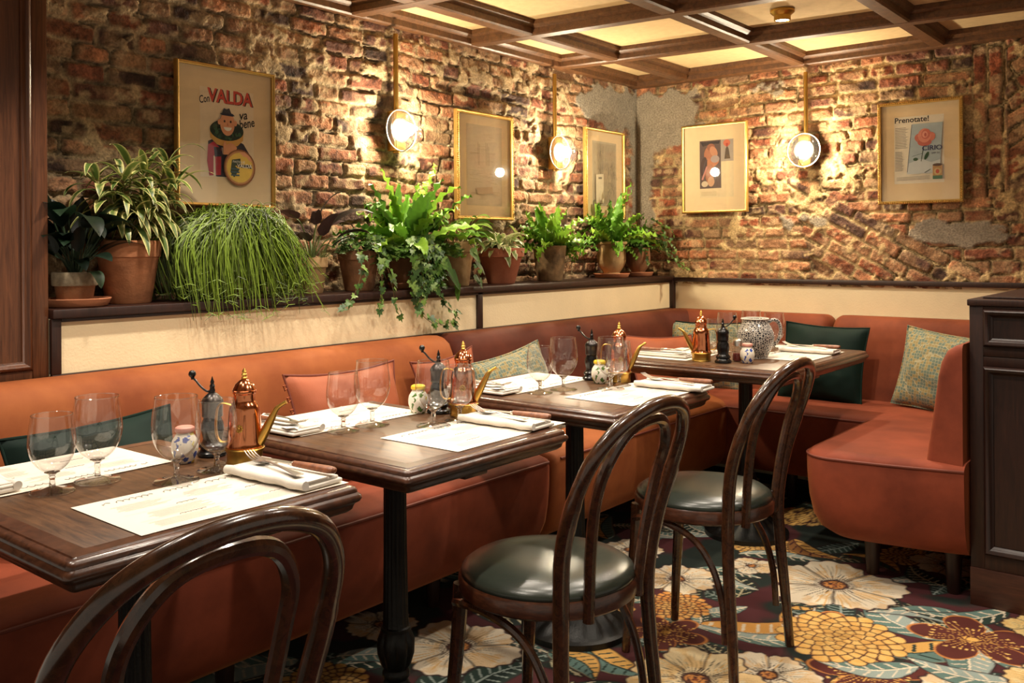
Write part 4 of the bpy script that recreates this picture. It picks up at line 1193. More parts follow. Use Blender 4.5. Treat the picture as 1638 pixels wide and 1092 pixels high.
# ------------------------------------------------------------------ framed pictures
MXL = Matrix(((0, 0, 1, 0), (1, 0, 0, 0), (0, 1, 0, 0), (0, 0, 0, 1)))      # local (u,v,n) on the left wall
MXB = Matrix(((1, 0, 0, 0), (0, 0, -1, 0), (0, 1, 0, 0), (0, 0, 0, 1)))     # on the back wall
def wall_thing(name, label, cat, wall, s, z, n, group=None):
    t = thing(name, label, cat, (0, 0, 0), 0, group)
    m = MXL if wall == 'L' else MXB
    p = Vector((n, s, z)) if wall == 'L' else Vector((s, n, z))
    t.rotation_mode = 'QUATERNION'; t.rotation_quaternion = m.to_3x3().to_quaternion(); t.location = p
    return t
def frame(label, wall, s, z, w, h, ribbed, n0, fw=.016):
    t = wall_thing('picture_frame', label, 'picture', wall, s, z, n0, 'gilt framed pictures on the brick walls')
    prof = [(0, 0), (0, .018), (.002, .021), (fw * .35, .023), (fw * .6, .021), (fw * .7, .017), (fw, .016), (fw, .004)] if not ribbed else [(0, 0), (0, .017), (.002, .019), (fw * .65, .019), (fw * .72, .022), (fw * .9, .022), (fw, .018), (fw, .004)]
    rings = [[(sx * (w / 2 - o), h / 2 + sy * (h / 2 - o), d) for o, d in prof] for sx, sy in ((-1, -1), (1, -1), (1, 1), (-1, 1))]
    g = G(); g.loft(rings + [rings[0]], True)
    if ribbed:
        st = .0085; fo = fw * .36
        for k in range(int(w / st) - 1):
            u = -w / 2 + .006 + k * st
            for v0 in (fo, h - fo):
                g.sphere((u, v0, .0185), 1, 6, 4, None, None, (.0030, fo * .95, .0065))
        for k in range(int(h / st) - 1):
            v = .006 + k * st
            for u0 in (-w / 2 + fo, w / 2 - fo):
                g.sphere((u0, v, .0185), 1, 6, 4, None, None, (fo * .95, .0030, .0065))
    g.build('frame', M['goldframe'], t, ang=40)
    i = fw - .002
    g = G(); g.box(-w / 2 + i, w / 2 - i, i, h - i, .002, .006); g.build('mount', M['mat'], t, smooth=False)
    g = G(); g.box(-w / 2 + i, w / 2 - i, i, h - i, .0125, .0145); g.build('glazing', M['pane'], t, smooth=False)
    return t
class Art:
    """a flat print: paper sheet plus thin colour shapes laid on it"""
    def __init__(s, t, w, h, cu, cv, paper):
        s.t = t; s.w = w; s.h = h; s.cu = cu; s.cv = cv; s.k = 0
        s.g = G(); s.shape([(0, 0), (1, 0), (1, 1), (0, 1)], paper); s.tx = []
    def P(s, u, v, k): return (s.cu + (u - .5) * s.w, s.cv + (.5 - v) * s.h, .0064 + .00012 * k)
    def shape(s, pts, col):
        """pts in sheet fractions, v down"""
        s.g.poly([s.P(u, v, s.k) for u, v in pts], None, nrgb(*col)); s.k += 1
    def ell(s, u, v, a, b, col, rot=0, n=26, t0=0, t1=360):
        c, q = math.cos(R_(rot)), math.sin(R_(rot)); asp = s.w / s.h
        pts = []
        for t in np.linspace(R_(t0), R_(t1), n, endpoint=(t1 - t0 < 360)):
            x = a * math.cos(t); y = b * math.sin(t)
            pts.append((u + x * c - y * q, v + (x * q + y * c) * asp))
        s.shape(pts, col)
    def line(s, pts, wd, col):
        for (a, b), (c, d) in zip(pts[:-1], pts[1:]):
            x, y = (c - a) * s.w, (d - b) * s.h; L_ = math.hypot(x, y) or 1
            nu, nv = -y / L_ * wd / 2 / s.w, x / L_ * wd / 2 / s.h
            s.g.poly([s.P(a - nu, b - nv, s.k), s.P(c - nu, d - nv, s.k), s.P(c + nu, d + nv, s.k), s.P(a + nu, b + nv, s.k)], None, nrgb(*col))
        s.k += 1
    def text(s, string, u, v, size, col, shear=0, bold=0, rot=0, sx=1.0):
        vv, ff = text_geo(string, size, shear, bold)
        c, q = math.cos(R_(rot)), math.sin(R_(rot)); p = s.P(u, v, s.k)
        g = G(); g.add([(p[0] + x * sx * c - y * q, p[1] + x * sx * q + y * c, p[2] + .0002) for x, y, z in vv], ff, None, nrgb(*col)); s.tx.append(g); s.k += 1
    def done(s):
        pr = s.g.build('print', M['flat'], s.t, smooth=False, fix=False, useCol=True)
        for g in s.tx: g.build('lettering', M['flat'], pr, smooth=False, fix=False, useCol=True)
NL, NB = -2.748, 4.548
f = frame('poster with red lettering and a man in a hat, nearest picture on the left wall', 'L', 1.815, 1.352, .388, .482, False, NL, .011)
A = Art(f, .212, .305, .004, .252, (242, 220, 186))
A.text('VALDA', .575, .157, .064, (40, 34, 36), 0, .03, 0, .86); A.text('VALDA', .555, .152, .064, (214, 78, 62), 0, .028, 0, .86)
A.text('Con', .085, .175, .036, (30, 28, 30), .25, .012, 14, .66)
A.text('va', .80, .315, .044, (30, 28, 30), .25, .014, 10, .9); A.text('bene', .875, .405, .044, (30, 28, 30), .25, .014, 14, .75)
A.shape([(.14, .60), (.30, .55), (.62, .55), (.80, .60), (.92, .72), (.90, .80), (.55, .99), (.30, .99), (.15, .97)], (34, 36, 56))
A.shape([(.14, .64), (.24, .60), (.38, .68), (.37, .97), (.16, .985), (.12, .82)], (186, 42, 62))
A.shape([(.235, .76), (.265, .76), (.275, .985), (.235, .985)], (240, 222, 196))
A.shape([(.24, .66), (.36, .66), (.40, .76), (.26, .77)], (34, 36, 56)); A.shape([(.385, .66), (.415, .66), (.425, .73), (.40, .735)], (240, 228, 210))
A.shape([(.17, .46), (.80, .46), (.79, .56), (.68, .63), (.50, .655), (.30, .63), (.18, .56)], (222, 168, 84))
A.ell(.485, .462, .315, .17, (28, 48, 34))
q = random.Random(4)
for i in range(26):
    a = q.uniform(0, 6.28); r = q.uniform(.45, .88); A.ell(.485 + .3 * r * math.cos(a), .462 + .105 * r * math.sin(a), .034, .034, q.choice([(42, 74, 48), (24, 44, 34), (58, 96, 62)]), 0, 10)
A.ell(.485, .385, .135, .20, (226, 158, 116)); A.ell(.335, .375, .03, .045, (226, 158, 116)); A.ell(.635, .375, .03, .045, (226, 158, 116))
A.shape([(.385, .275), (.42, .215), (.47, .225), (.52, .21), (.565, .275)], (34, 38, 58)); A.shape([(.345, .285), (.38, .268), (.58, .268), (.62, .29), (.58, .30), (.39, .296)], (34, 38, 58))
A.ell(.43, .362, .017, .022, (40, 32, 34), 0, 10); A.ell(.545, .362, .017, .022, (40, 32, 34), 0, 10)
A.shape([(.478, .37), (.505, .41), (.475, .412)], (196, 112, 80)); A.ell(.487, .428, .075, .06, (246, 238, 224), 0, 14, 0, 180)
A.shape([(.40, .74), (.40, .64), (.43, .58), (.46, .63), (.54, .60), (.60, .615), (.66, .65), (.63, .70), (.52, .735)], (226, 158, 116))
A.ell(.71, .875, .30, .30, (150, 92, 56)); A.ell(.71, .875, .275, .275, (206, 150, 96)); A.ell(.71, .875, .245, .245, (226, 190, 84))
A.shape([(.56, .79), (.72, .77), (.73, .83), (.62, .86), (.70, .90), (.60, .99), (.53, .93)], (44, 62, 44))
A.shape([(.70, .70), (.80, .69), (.90, .74), (.94, .80), (.89, .79), (.84, .75), (.78, .745)], (226, 158, 116))
A.text('PASTIGLIE', .69, .822, .011, (226, 226, 214), 0, .004); A.shape([(.64, .838), (.94, .838), (.93, .878), (.66, .868)], (30, 34, 40)); A.text('VALDA', .80, .873, .019, (240, 234, 220), 0, .012)
for i in range(3): A.shape([(.54, .885 + .035 * i), (.70, .885 + .035 * i), (.70, .902 + .035 * i), (.54, .902 + .035 * i)], (56, 84, 96))
A.done()
# rose advertisement
f = frame('framed page headed Prenotate with a pink rose, right on the back wall', 'B', -1.205, 1.402, .378, .486, True, NB, .015)
A = Art(f, .222, .318, -.004, .255, (240, 228, 206))
A.text('Prenotate!', .36, .085, .036, (34, 30, 34), 0, .018, 0, 1.02)
q = random.Random(8)
for i in range(14): A.shape([(.02, .16 + .023 * i), (.02 + q.uniform(.20, .30), .16 + .023 * i), (.24, .168 + .023 * i), (.02, .168 + .023 * i)], (132, 122, 114))
for i in range(13): A.shape([(.02, .52 + .023 * i), (.02 + q.uniform(.14, .20), .52 + .023 * i), (.16, .528 + .023 * i), (.02, .528 + .023 * i)], (132, 122, 114))
for i in range(3): A.shape([(.05, .905 + .02 * i), (.72, .895 + .02 * i), (.72, .902 + .02 * i), (.05, .912 + .02 * i)], (170, 160, 148))
A.shape([(.36, .12), (.98, .12), (.93, .72), (.90, .84), (.60, .84), (.26, .84)], (176, 190, 196))
A.shape([(.30, .70), (.55, .64), (.75, .70), (.94, .66), (.90, .86), (.26, .86)], (210, 216, 218))
A.line([(.365, .13), (.27, .83)], .0022, (70, 70, 84))
A.line([(.60, .46), (.55, .68)], .0032, (52, 66, 44)); A.line([(.37, .60), (.58, .56)], .0016, (52, 66, 44))
A.ell(.66, .60, .035, .09, (40, 74, 44), 25); A.ell(.44, .645, .05, .035, (56, 84, 52))
for u, v, a, b, c, r in [(.54, .335, .12, .10, (208, 118, 100), 20), (.72, .325, .12, .10, (216, 128, 108), -25), (.62, .40, .14, .08, (196, 104, 88), 0), (.62, .30, .13, .15, (226, 146, 126), 0), (.65, .28, .09, .11, (206, 114, 98), 15), (.63, .285, .055, .07, (232, 160, 140), 0), (.64, .29, .025, .04, (188, 92, 80), 0)]: A.ell(u, v, a, b, c, r, 20)
A.text('CIRIO', .77, .52, .031, (40, 44, 92), 0, .012, 0, 1.1); A.text('per te', .84, .575, .014, (70, 66, 90)); 
A.shape([(.78, .74), (.97, .74), (.97, .95), (.78, .95)], (196, 150, 96)); A.ell(.875, .742, .095, .03, (96, 70, 54)); A.ell(.875, .84, .075, .075, (214, 186, 130)); A.shape([(.78, .90), (.97, .90), (.97, .95), (.78, .95)], (74, 110, 84)); A.ell(.875, .84, .035, .045, (188, 84, 62))
A.line([(.62, .85), (.74, .80)], .003, (60, 70, 60))
A.done()
# dark photo with bottle
f = frame('framed page with a dark photograph and a small bottle, left on the back wall', 'B', -2.262, 1.390, .388, .486, False, NB, .012)
A = Art(f, .200, .312, .012, .240, (228, 206, 166))
A.shape([(0, 0), (.63, 0), (.64, .84), (0, .84)], (92, 74, 72)); A.shape([(.63, 0), (1, 0), (1, .38), (.63, .38)], (172, 158, 146))
A.shape([(.02, .02), (.60, .02), (.58, .07), (.40, .06), (.10, .10)], (44, 36, 42))
for u, v, a, b, c, r in [(.28, .22, .14, .20, (176, 112, 84), 20), (.34, .12, .12, .10, (150, 92, 70), 0), (.42, .20, .10, .16, (196, 136, 104), -30), (.35, .40, .24, .12, (188, 118, 82), -20), (.46, .33, .13, .10, (168, 150, 148), 0), (.30, .58, .13, .26, (170, 108, 80), 5), (.34, .72, .10, .14, (196, 150, 118), 0), (.15, .76, .10, .08, (206, 186, 160), 0), (.12, .45, .10, .26, (70, 52, 54), 10)]: A.ell(u, v, a, b, c, r, 22)
A.shape([(.05, .68), (.10, .69), (.24, .46), (.20, .45)], (196, 130, 120))
A.shape([(.74, .34), (.78, .16), (.82, .12), (.86, .16), (.91, .34)], (84, 70, 58)); A.ell(.81, .065, .10, .09, (208, 112, 84)); A.shape([(.78, .07), (.85, .07), (.84, .13), (.79, .13)], (176, 70, 56))
for i in range(4): A.shape([(.05, .90 + .02 * i), (.5, .90 + .02 * i), (.5, .907 + .02 * i), (.05, .907 + .02 * i)], (196, 176, 140))
A.done()
# two old etchings on the left wall
f = frame('framed faded etching between the two wall lamps of the left wall', 'L', 3.178, 1.335, .402, .492, True, NL, .016)
A = Art(f, .25, .37, 0, .25, (212, 190, 156))
q = random.Random(3)
for i in range(34):
    v = q.uniform(.1, .95); u = q.uniform(.05, .7); A.line([(u, v), (u + q.uniform(.1, .28), v + q.uniform(-.01, .01))], .0012, (178, 152, 118))
for u in (.3, .33, .52, .56, .60): A.line([(u, .18 + q.uniform(0, .1)), (u + .01, .5)], .002, (140, 116, 88))
A.shape([(.25, .78), (.7, .76), (.72, .84), (.28, .86)], (196, 164, 128)); A.done()
f = frame('framed grey etching of a doorway and trees, nearest the room corner', 'L', 4.183, 1.362, .390, .485, True, NL, .014)
A = Art(f, .238, .35, .002, .245, (190, 176, 150))
A.shape([(.04, .03), (.96, .03), (.96, .97), (.04, .97)], (176, 162, 136))
for i in range(60):
    u = q.uniform(.06, .9); v = q.uniform(.05, .5); A.line([(u, v), (u + q.uniform(-.08, .08), v + q.uniform(.02, .12))], .0011, (112, 102, 88))
A.shape([(.10, .52), (.42, .50), (.42, .96), (.10, .96)], (206, 192, 164)); A.line([(.10, .96), (.10, .52), (.42, .50), (.42, .96)], .0016, (96, 88, 76)); A.shape([(.2, .56), (.34, .555), (.34, .585), (.2, .59)], (120, 110, 94))
for i in range(50):
    u = q.uniform(.5, .92); v = q.uniform(.3, .9); A.line([(u, v), (u + q.uniform(-.06, .06), v + q.uniform(.03, .12))], .0014, (70, 64, 56))
A.line([(.36, .08), (.34, .5)], .003, (96, 88, 76)); A.done()

# ------------------------------------------------------------------ wall lamps
def sconce(label, wall, s, z, n):
    t = wall_thing('wall_lamp', label, 'lamp', wall, s, z, n, 'brass wall lamps with glass domes')
    g = G(); g.rbox(-.032, .032, -.085, .080, 0, .045, .004); g.rbox(-.026, .026, -.079, .074, .045, .049, .002); g.build('mounting_box', M['brass'], t)
    g = G(); g.tube([(0, .07, .02), (0, .40, .02)], .0105, 12)
    g.lathe([(.014, .078), (.014, .092)], 12, Matrix.Translation((0, 0, .02)) @ Matrix(((1, 0, 0, 0), (0, 0, 1, 0), (0, -1, 0, 0), (0, 0, 0, 1))).inverted()); g.build('conduit', M['brass'], t)
    g = G(); g.lathe([(.002, .048), (.050, .048), (.052, .050), (.048, .053), (.028, .056), (.022, .064), (.018, .066), (.002, .066)], 32); g.build('lampholder', M['steel'], t)
    pr = [(.0840, .052), (.0845, .056), (.0830, .066), (.0790, .080), (.0715, .095), (.0600, .109), (.0440, .121), (.0250, .128), (.0020, .131)]
    g = G(); g.lathe(pr, 48, None, None, False, True)
    for r, z_ in ((.0800, .077), (.0735, .092), (.0635, .1055)):
        g.tube([(r * math.cos(a), r * math.sin(a), z_) for a in np.linspace(0, 2 * PI, 40, endpoint=False)], .0009, 5, True)
    g.build('glass_dome', M['dome'], t, ang=80)
    g = G(); g.tube([(.085 * math.cos(a), .085 * math.sin(a), .052) for a in np.linspace(0, 2 * PI, 48, endpoint=False)], .0028, 8, True); g.build('rim_ring', M['steel'], t)
    g = G(); g.tube([(.0125 * math.cos(a), .0125 * math.sin(a), .1345) for a in np.linspace(0, 2 * PI, 28, endpoint=False)], .0017, 6, True)
    g.tube(cat_rom([(0, -.0125, .1345), (0, -.045, .125), (0, -.075, .094), (0, -.0865, .062), (0, -.088, .046)], 5), .0015, 6); g.build('guard_ring', M['gunmetal'], t)
    g = G(); g.sphere((0, 0, .088), .027, 24, 16); g.build('bulb', M['bulb'], t)
    return t
sconce('brass wall lamp with lit glass dome, nearest on the left wall', 'L', 2.610, 1.690, -2.752)
sconce('brass wall lamp with lit glass dome between the two etchings on the left wall', 'L', 3.715, 1.685, -2.752)
sconce('brass wall lamp with lit glass dome on the back wall', 'B', -1.748, 1.690, 4.552)
ct = thing('ceiling_spot', 'small brass ceiling spotlight in the coffered ceiling', 'spotlight', (-1.505, 3.650, ZB + .012), 0)
g = G(); g.lathe([(.03, .048), (.046, .048), (.050, .044), (.050, .036), (.042, .028), (.034, .022), (.034, .004), (.030, .0), (.028, .003), (.028, .02)], 40, None, None, True, False); g.build('housing', M['brass'], ct)
g = G(); g.lathe([(.002, .004), (.028, .004), (.028, .007), (.002, .007)], 24); g.build('lens', M['spotlit'], ct)

# ------------------------------------------------------------------ potted plants
ZS = 1.0425
XS = -2.655
def potgeo(prof, mat, parent, name='pot'):
    g = G(); r, z = prof[-1]
    P = prof + [(r - .008, z), (r - .011, z - .018), (.004, z - .020)]
    g.lathe([(.002, 0)] + P, 44); return g.build(name, mat, parent, ang=40)
def soil(r, z, parent):
    g = G(); g.lathe([(r, z - .004), (r * .6, z + .004), (.003, z + .006)], 28, None, None, True, True); g.build('soil', M['soil'], parent)
def saucer(label, x, y, r):
    t = G(); t.lathe([(.003, 0), (r * .84, 0), (r * .90, .003), (r * .97, .018), (r, .022), (r * .99, .0245), (r * .94, .024), (r * .86, .010), (.003, .0095)], 44)
    o = t.build('plant_saucer', M['saucer'], None, ang=40); o.location = (x, y, ZS)
    tag(o, label, 'saucer', 'clay saucers under pots')
def lf(g, base, d, L, w, droop=.5, n=7, ce=(60, 100, 40), ed=None, fold=.25, ruffle=0., shape='lance', tw=0., q=rnd, jit=.12):
    """one leaf: strip of 5 points across, curving over"""
    d = Vector(d).normalized(); p = Vector(base)
    side = d.cross(Vector((0, 0, 1)))
    if side.length < .15: side = Vector((q.uniform(-1, 1), q.uniform(-1, 1), 0))
    side.normalize(); side = (Matrix.Rotation(tw, 3, d) @ side)
    k = 1 + q.uniform(-jit, jit); c0 = nrgb(*ce) * k; c1 = (nrgb(*ed) if ed else nrgb(*ce)) * k
    rings = []; cols = []
    st = L / n
    ph = q.uniform(0, 6)
    for i in range(n + 1):
        t = i / n
        if shape == 'lance': ww = w / 2 * (math.sin(PI * min(1, t ** .8 * .97 + .03)) ** .75)
        elif shape == 'strap': ww = w / 2 * min(1, .25 + t * 2.2) * (1 - max(0, t - .55) / .45) ** .6
        elif shape == 'heart': ww = w / 2 * (min(1, (t + .02) * 6) ** .5) * (1 - t) ** .62 * 1.15
        else: ww = w / 2
        nrm = side.cross(d).normalized()
        if i == n: ww = max(ww, .0004)
        r = []; 
        for s_ in (-1, -.55, 0, .55, 1):
            rf = ruffle * math.sin(i * 2.6 + ph + s_) * abs(s_) ** 2
            r.append(tuple(p + side * (s_ * ww * (1 + .12 * math.sin(i * 2.2 + ph) * (ruffle > 0))) + nrm * (abs(s_) * ww * fold + rf)))
            cols.append(c1 if abs(s_) > .9 else (c0 * .5 + c1 * .5 if abs(s_) > .5 and ed and q.random() < .25 else c0 * (.82 if s_ == 0 and not ed else 1)))
        rings.append(r)
        d = (d + Vector((0, 0, -1)) * droop * st / L * (.4 + t * 1.4)).normalized()
        side = (side - d * side.dot(d)).normalized()
        p = p + d * st
    v = [x for r in rings for x in r]; f = []
    for i in range(n):
        for j in range(4):
            a = i * 5 + j; f.append((a, a + 1, a + 6, a + 5))
    g.add(v, f, None, cols)
    return p
IVY = [(0, 0), (.32, -.12), (.52, .12), (.30, .30), (.34, .62), (.12, .58), (0, 1.0), (-.12, .58), (-.34, .62), (-.30, .30), (-.52, .12), (-.32, -.12)]
def ivy(g, p, d, size, col, q=rnd):
    d = Vector(d).normalized(); n = Vector((q.uniform(-.4, .4), q.uniform(-.4, .4), 1)); n = (n + Vector((1.0, -.6, 0)) * q.uniform(.2, 1)).normalized()
    s = d.cross(n)
    if s.length < .1: s = Vector((0, 1, 0))
    s.normalize(); n = s.cross(d).normalized(); p = Vector(p)
    c = nrgb(*col) * (1 + q.uniform(-.2, .2))
    v = [tuple(p + s * a * size + d * b * size + n * (abs(a) * .25 * size - b * b * .15 * size)) for a, b in IVY] + [tuple(p + d * .3 * size)]
    f = [(i, (i + 1) % 12, 12) for i in range(12)]
    g.add(v, f, None, [c] * 12 + [c * 1.25])
def clampx(g, p, xmin=-2.722):
    """leaves pressed against the wall bend along it instead of growing into it"""
    o = p.location.x
    g.v = [(x if x + o > xmin else xmin - o + .15 * (xmin - x - o) * 0 + .0008 * (i % 5), y, z) for i, (x, y, z) in enumerate(g.v)]
    return g
def plant(name, label, y, x=XS, z=ZS, cat='plant'):
    return thing(name, label, cat, (x, y, z), 0, 'potted plants on the ledge')

# 1 dark leaved plant
q = random.Random(11)
saucer('clay saucer under the whitewashed pot, leftmost on the ledge', -2.635, 1.245, .093)
p = plant('potted_foliage_plant', 'dark glossy leaved plant in a pot with whitewashed rim, leftmost on the ledge', 1.240, -2.635, ZS + .0100)
pot = potgeo([(.044, 0), (.047, .004), (.0535, .048), (.055, .050)], M['terra_brown'], p)
g = G(); g.lathe([(.050, .050), (.0595, .050), (.0615, .053), (.0620, .086), (.0600, .089), (.053, .089), (.051, .07)], 40, None, None, False, False); g.build('rim', M['whitewash'], pot)
soil(.051, .078, p)
g = G(); gs = G()
for i in range(40):
    a = q.uniform(0, 2 * PI); e = q.uniform(.2, 1.4); L_ = q.uniform(.09, .17); h = q.uniform(.04, .17)
    b = Vector((.01 * math.cos(a), .01 * math.sin(a), .08)); hd = Vector((math.cos(a) * .05 * q.random(), math.sin(a) * .06, h)) + b
    hd.x = min(hd.x, .07)
    gs.tube([b, (b + hd) / 2 + Vector((0, 0, .01)), hd], .0022, 5)
    lf(g, hd, (math.cos(a) * math.cos(e), math.sin(a) * math.cos(e), math.sin(e)), L_, L_ * .42, q.uniform(.7, 1.5), 7, q.choice([(18, 34, 22), (26, 46, 28), (14, 28, 20)]), None, .18, 0, 'lance', q.uniform(-.4, .4), q)
lf(g, (.056, .012, .088), (.5, .1, .25), .085, .040, 3.6, 8, (34, 54, 34), (52, 74, 48), .1)
clampx(g, p).build('foliage', M['leaf'], p, ang=60, useCol=True); gs.build('stem', M['darkstem'], p)

# 2 variegated dracaena in the big pot
q = random.Random(12)
p = plant('potted_dracaena', 'yellow striped dracaena in a large weathered terracotta pot', 1.415, -2.660)
potgeo([(.062, 0), (.065, .004), (.0865, .132), (.0885, .136), (.0885, .139), (.092, .141), (.0965, .184), (.0945, .190)], M['terra'], p); soil(.083, .178, p)
g = G(); gs = G()
for (dx, dy, dz), n_ in [((.03, .12, .33), 20), ((.02, .045, .285), 20), ((.05, -.045, .27), 18), ((.03, -.115, .245), 20), ((.06, .03, .20), 16), ((.05, .13, .235), 20), ((-.02, .02, .32), 12), ((.07, -.01, .15), 12), ((.05, .09, .15), 10), ((.03, -.07, .18), 12)]:
    tip = Vector((dx, dy, .17 + dz * .82)); b = Vector((0, 0, .17))
    pts = cat_rom([b, b * .5 + tip * .5 + Vector((0, 0, -.02)), tip], 5); gs.tube(pts, .004, 6)
    for i in range(n_):
        t = .55 + .45 * i / n_; pp = b.lerp(tip, t); a = i * 2.4 + q.uniform(-.3, .3); e = -.1 + 1.25 * (i / n_)
        L_ = q.uniform(.10, .165)
        dd = Vector((math.cos(a) * math.cos(e), math.sin(a) * math.cos(e), math.sin(e)))
        if pp.x + dd.x * L_ < -.10: continue
        lf(g, pp, dd, L_, q.uniform(.021, .032), q.uniform(1.0, 2.8), 9, q.choice([(84, 108, 48), (70, 96, 44), (96, 116, 50)]), (236, 226, 150), .18, 0, 'lance', 0, q)
clampx(g, p).build('foliage', M['leaf'], p, ang=70, useCol=True); gs.build('stem', M['wirevine'], p)

# 3 trailing rhipsalis
q = random.Random(13)
p = plant('potted_mistletoe_cactus', 'big trailing mop of thin green stems hiding its pot', 1.775, -2.655)
potgeo([(.055, 0), (.058, .004), (.080, .150)], M['terra_brown'], p); soil(.068, .132, p)
for nm, cnt, colr in (('foliage', 1500, (122, 148, 48)),):
    g = G()
    for i in range(cnt):
        u = q.random(); a = q.uniform(0, 2 * PI)
        s0 = Vector((.03 + .045 * math.cos(a), .10 * math.sin(a), .13))
        if q.random() < .12: yo = q.uniform(-.27, .14); xo = -.075 + q.random() * .1
        else: yo = -.255 + .42 * q.random() ** .9; xo = q.uniform(-.04, .15)
        top = .21 + .085 * (1 - min(1, abs(yo - .0) / .30) ** 2) * q.random() + .03 * q.random()
        mid = Vector((s0.x * .5 + xo * .6, s0.y * .55 + yo * .55, top))
        end_z = q.uniform(-.005, .10)
        if xo > .128: end_z = q.uniform(-.065, .08)
        elif end_z < .0: end_z = .002
        e_y = yo + q.uniform(-.02, .02) + max(0, yo + .12) * q.uniform(0, .55)
        e = Vector((xo + q.uniform(0, .012), e_y, end_z))
        m2 = Vector((xo, yo * 1.08 + q.uniform(-.012, .012), lerp(top, end_z, q.uniform(.4, .5)) + .02))
        pts = cat_rom([s0, mid, m2, e], 4)
        c = nrgb(*colr) * q.choice([.22, .4, .8, 1, 1.2, 1.3]); g.tube(pts, [.0016] * (len(pts) - 2) + [.0013, .0008], 3, False, None, c)  # darkest strand tints put the shade between stems into the colour
        if q.random() < .35:
            for s_ in (1, -1):
                g.tube([e, e + Vector((q.uniform(-.01, .02), s_ * q.uniform(.01, .03), q.uniform(-.02, .004) if xo > .128 else q.uniform(.0, .02)))], [.0012, .0006], 3, False, None, c)
    for i in range(9):
        yo = q.uniform(-.13, .14); pts = cat_rom([(.02, yo * .3, .16), (.03, yo * .6, .28), (.04, yo, q.uniform(.29, .335)), (.05, yo * 1.5 + .05, .26)], 5); g.tube(pts, .001, 3, False, None, nrgb(110, 130, 60))
    clampx(g, p).build(nm, M['leaf'], p, ang=80, useCol=True)
# 4 dark arrow leaved plant
q = random.Random(14)
p = plant('potted_dark_leaf_plant', 'near black pointed leaves in a pale clay pot beside the trailing mop', 2.120, -2.670)
potgeo([(.040, 0), (.042, .003), (.053, .092), (.0545, .094), (.0590, .096), (.0605, .128), (.059, .131)], M['terra_pale'], p); soil(.049, .116, p)
g = G(); gs = G()
for dx, dy, dz, L_ in [(.05, -.10, .27, .15), (.05, .05, .25, .20), (.06, -.06, .19, .14), (.02, .02, .28, .15), (.06, .00, .21, .14), (.05, .08, .20, .14), (.03, -.14, .21, .13), (-.01, .10, .25, .13), (.07, -.03, .25, .13), (.07, .04, .17, .12)]:
    b = Vector((0, 0, .115)); tp = Vector((dx, dy, dz)); gs.tube(cat_rom([b, b.lerp(tp, .55) + Vector((0, 0, .03)), tp], 4), .0022, 5)
    lf(g, tp, (dx * .5, dy, .05), L_, L_ * .34, q.uniform(.9, 1.5), 8, q.choice([(44, 30, 30), (34, 30, 26), (58, 34, 34)]), None, .2, 0, 'heart', q.uniform(-.5, .5), q)
for i in range(22):
    a = q.uniform(0, 2 * PI); e = q.uniform(.5, 1.4)
    lf(g, (.02 * math.cos(a) + .012, .03 * math.sin(a) + .012, .115), (math.cos(a) * math.cos(e), math.sin(a) * math.cos(e), math.sin(e)), q.uniform(.06, .11), .012, .9, 6, (104, 118, 74), (164, 160, 104), .2, 0, 'lance', 0, q)
clampx(g, p).build('foliage', M['leaf'], p, ang=60, useCol=True); gs.build('stem', M['stem'], p)

IV1, IV2, IV3 = (84, 118, 48), (56, 86, 36), (112, 140, 66)
def strand(g, gs, org, pts, size, q, dens=.022, cols=(IV1, IV2, IV3)):
    """trailing ivy: world polyline -> vine and leaves in plant space"""
    P = cat_rom([Vector(a) - org for a in pts], 6)
    gs.tube(P, .0013, 4)
    acc = 0
    for a, b in zip(P[:-1], P[1:]):
        a = Vector(a); b = Vector(b); acc += (b - a).length
        while acc > dens:
            acc -= dens
            d = (b - a).normalized() + Vector((q.uniform(-.1, .5), q.uniform(-1, 1), q.uniform(-.8, .3)))
            ivy(g, b + Vector((q.uniform(0, .012), q.uniform(-.012, .012), q.uniform(-.01, .01))), d, size * q.uniform(.6, 1.15), q.choice(cols), q)
def bush(g, q, n, rx, ry, z0, z1, size, cols, cx=0., cy=0.):
    for i in range(n):
        a = q.uniform(0, 2 * PI); r = q.random() ** .5
        pnt = (cx + rx * r * math.cos(a), cy + ry * r * math.sin(a), z0 + (z1 - z0) * q.random() * (1.1 - r * .6))
        ivy(g, pnt, (math.cos(a), math.sin(a), q.uniform(-.6, .5)), size * q.uniform(.6, 1.2), q.choice(cols), q)
def fern(g, q, n, Lm, w, zb, rad, cols, lean=(.1, 1.25), back=-.05, ruff=.010, up=1.0):
    for i in range(n):
        a = i * 2.4 + q.uniform(-.3, .3); t = i / n
        e = lean[1] - (lean[1] - lean[0]) * t + q.uniform(-.12, .12)
        L_ = Lm * q.uniform(.72, 1.05)
        d = Vector((math.cos(a) * math.cos(e), math.sin(a) * math.cos(e), math.sin(e)))
        if d.x * L_ < back: d.x = back / L_
        lf(g, (rad * math.cos(a), rad * math.sin(a), zb), d, L_, w * q.uniform(.8, 1.15), q.uniform(.5, 1.5), 18, q.choice(cols), None, .22, ruff * q.uniform(.6, 1.3), 'strap', q.uniform(-.5, .5), q)
XT = -2.512
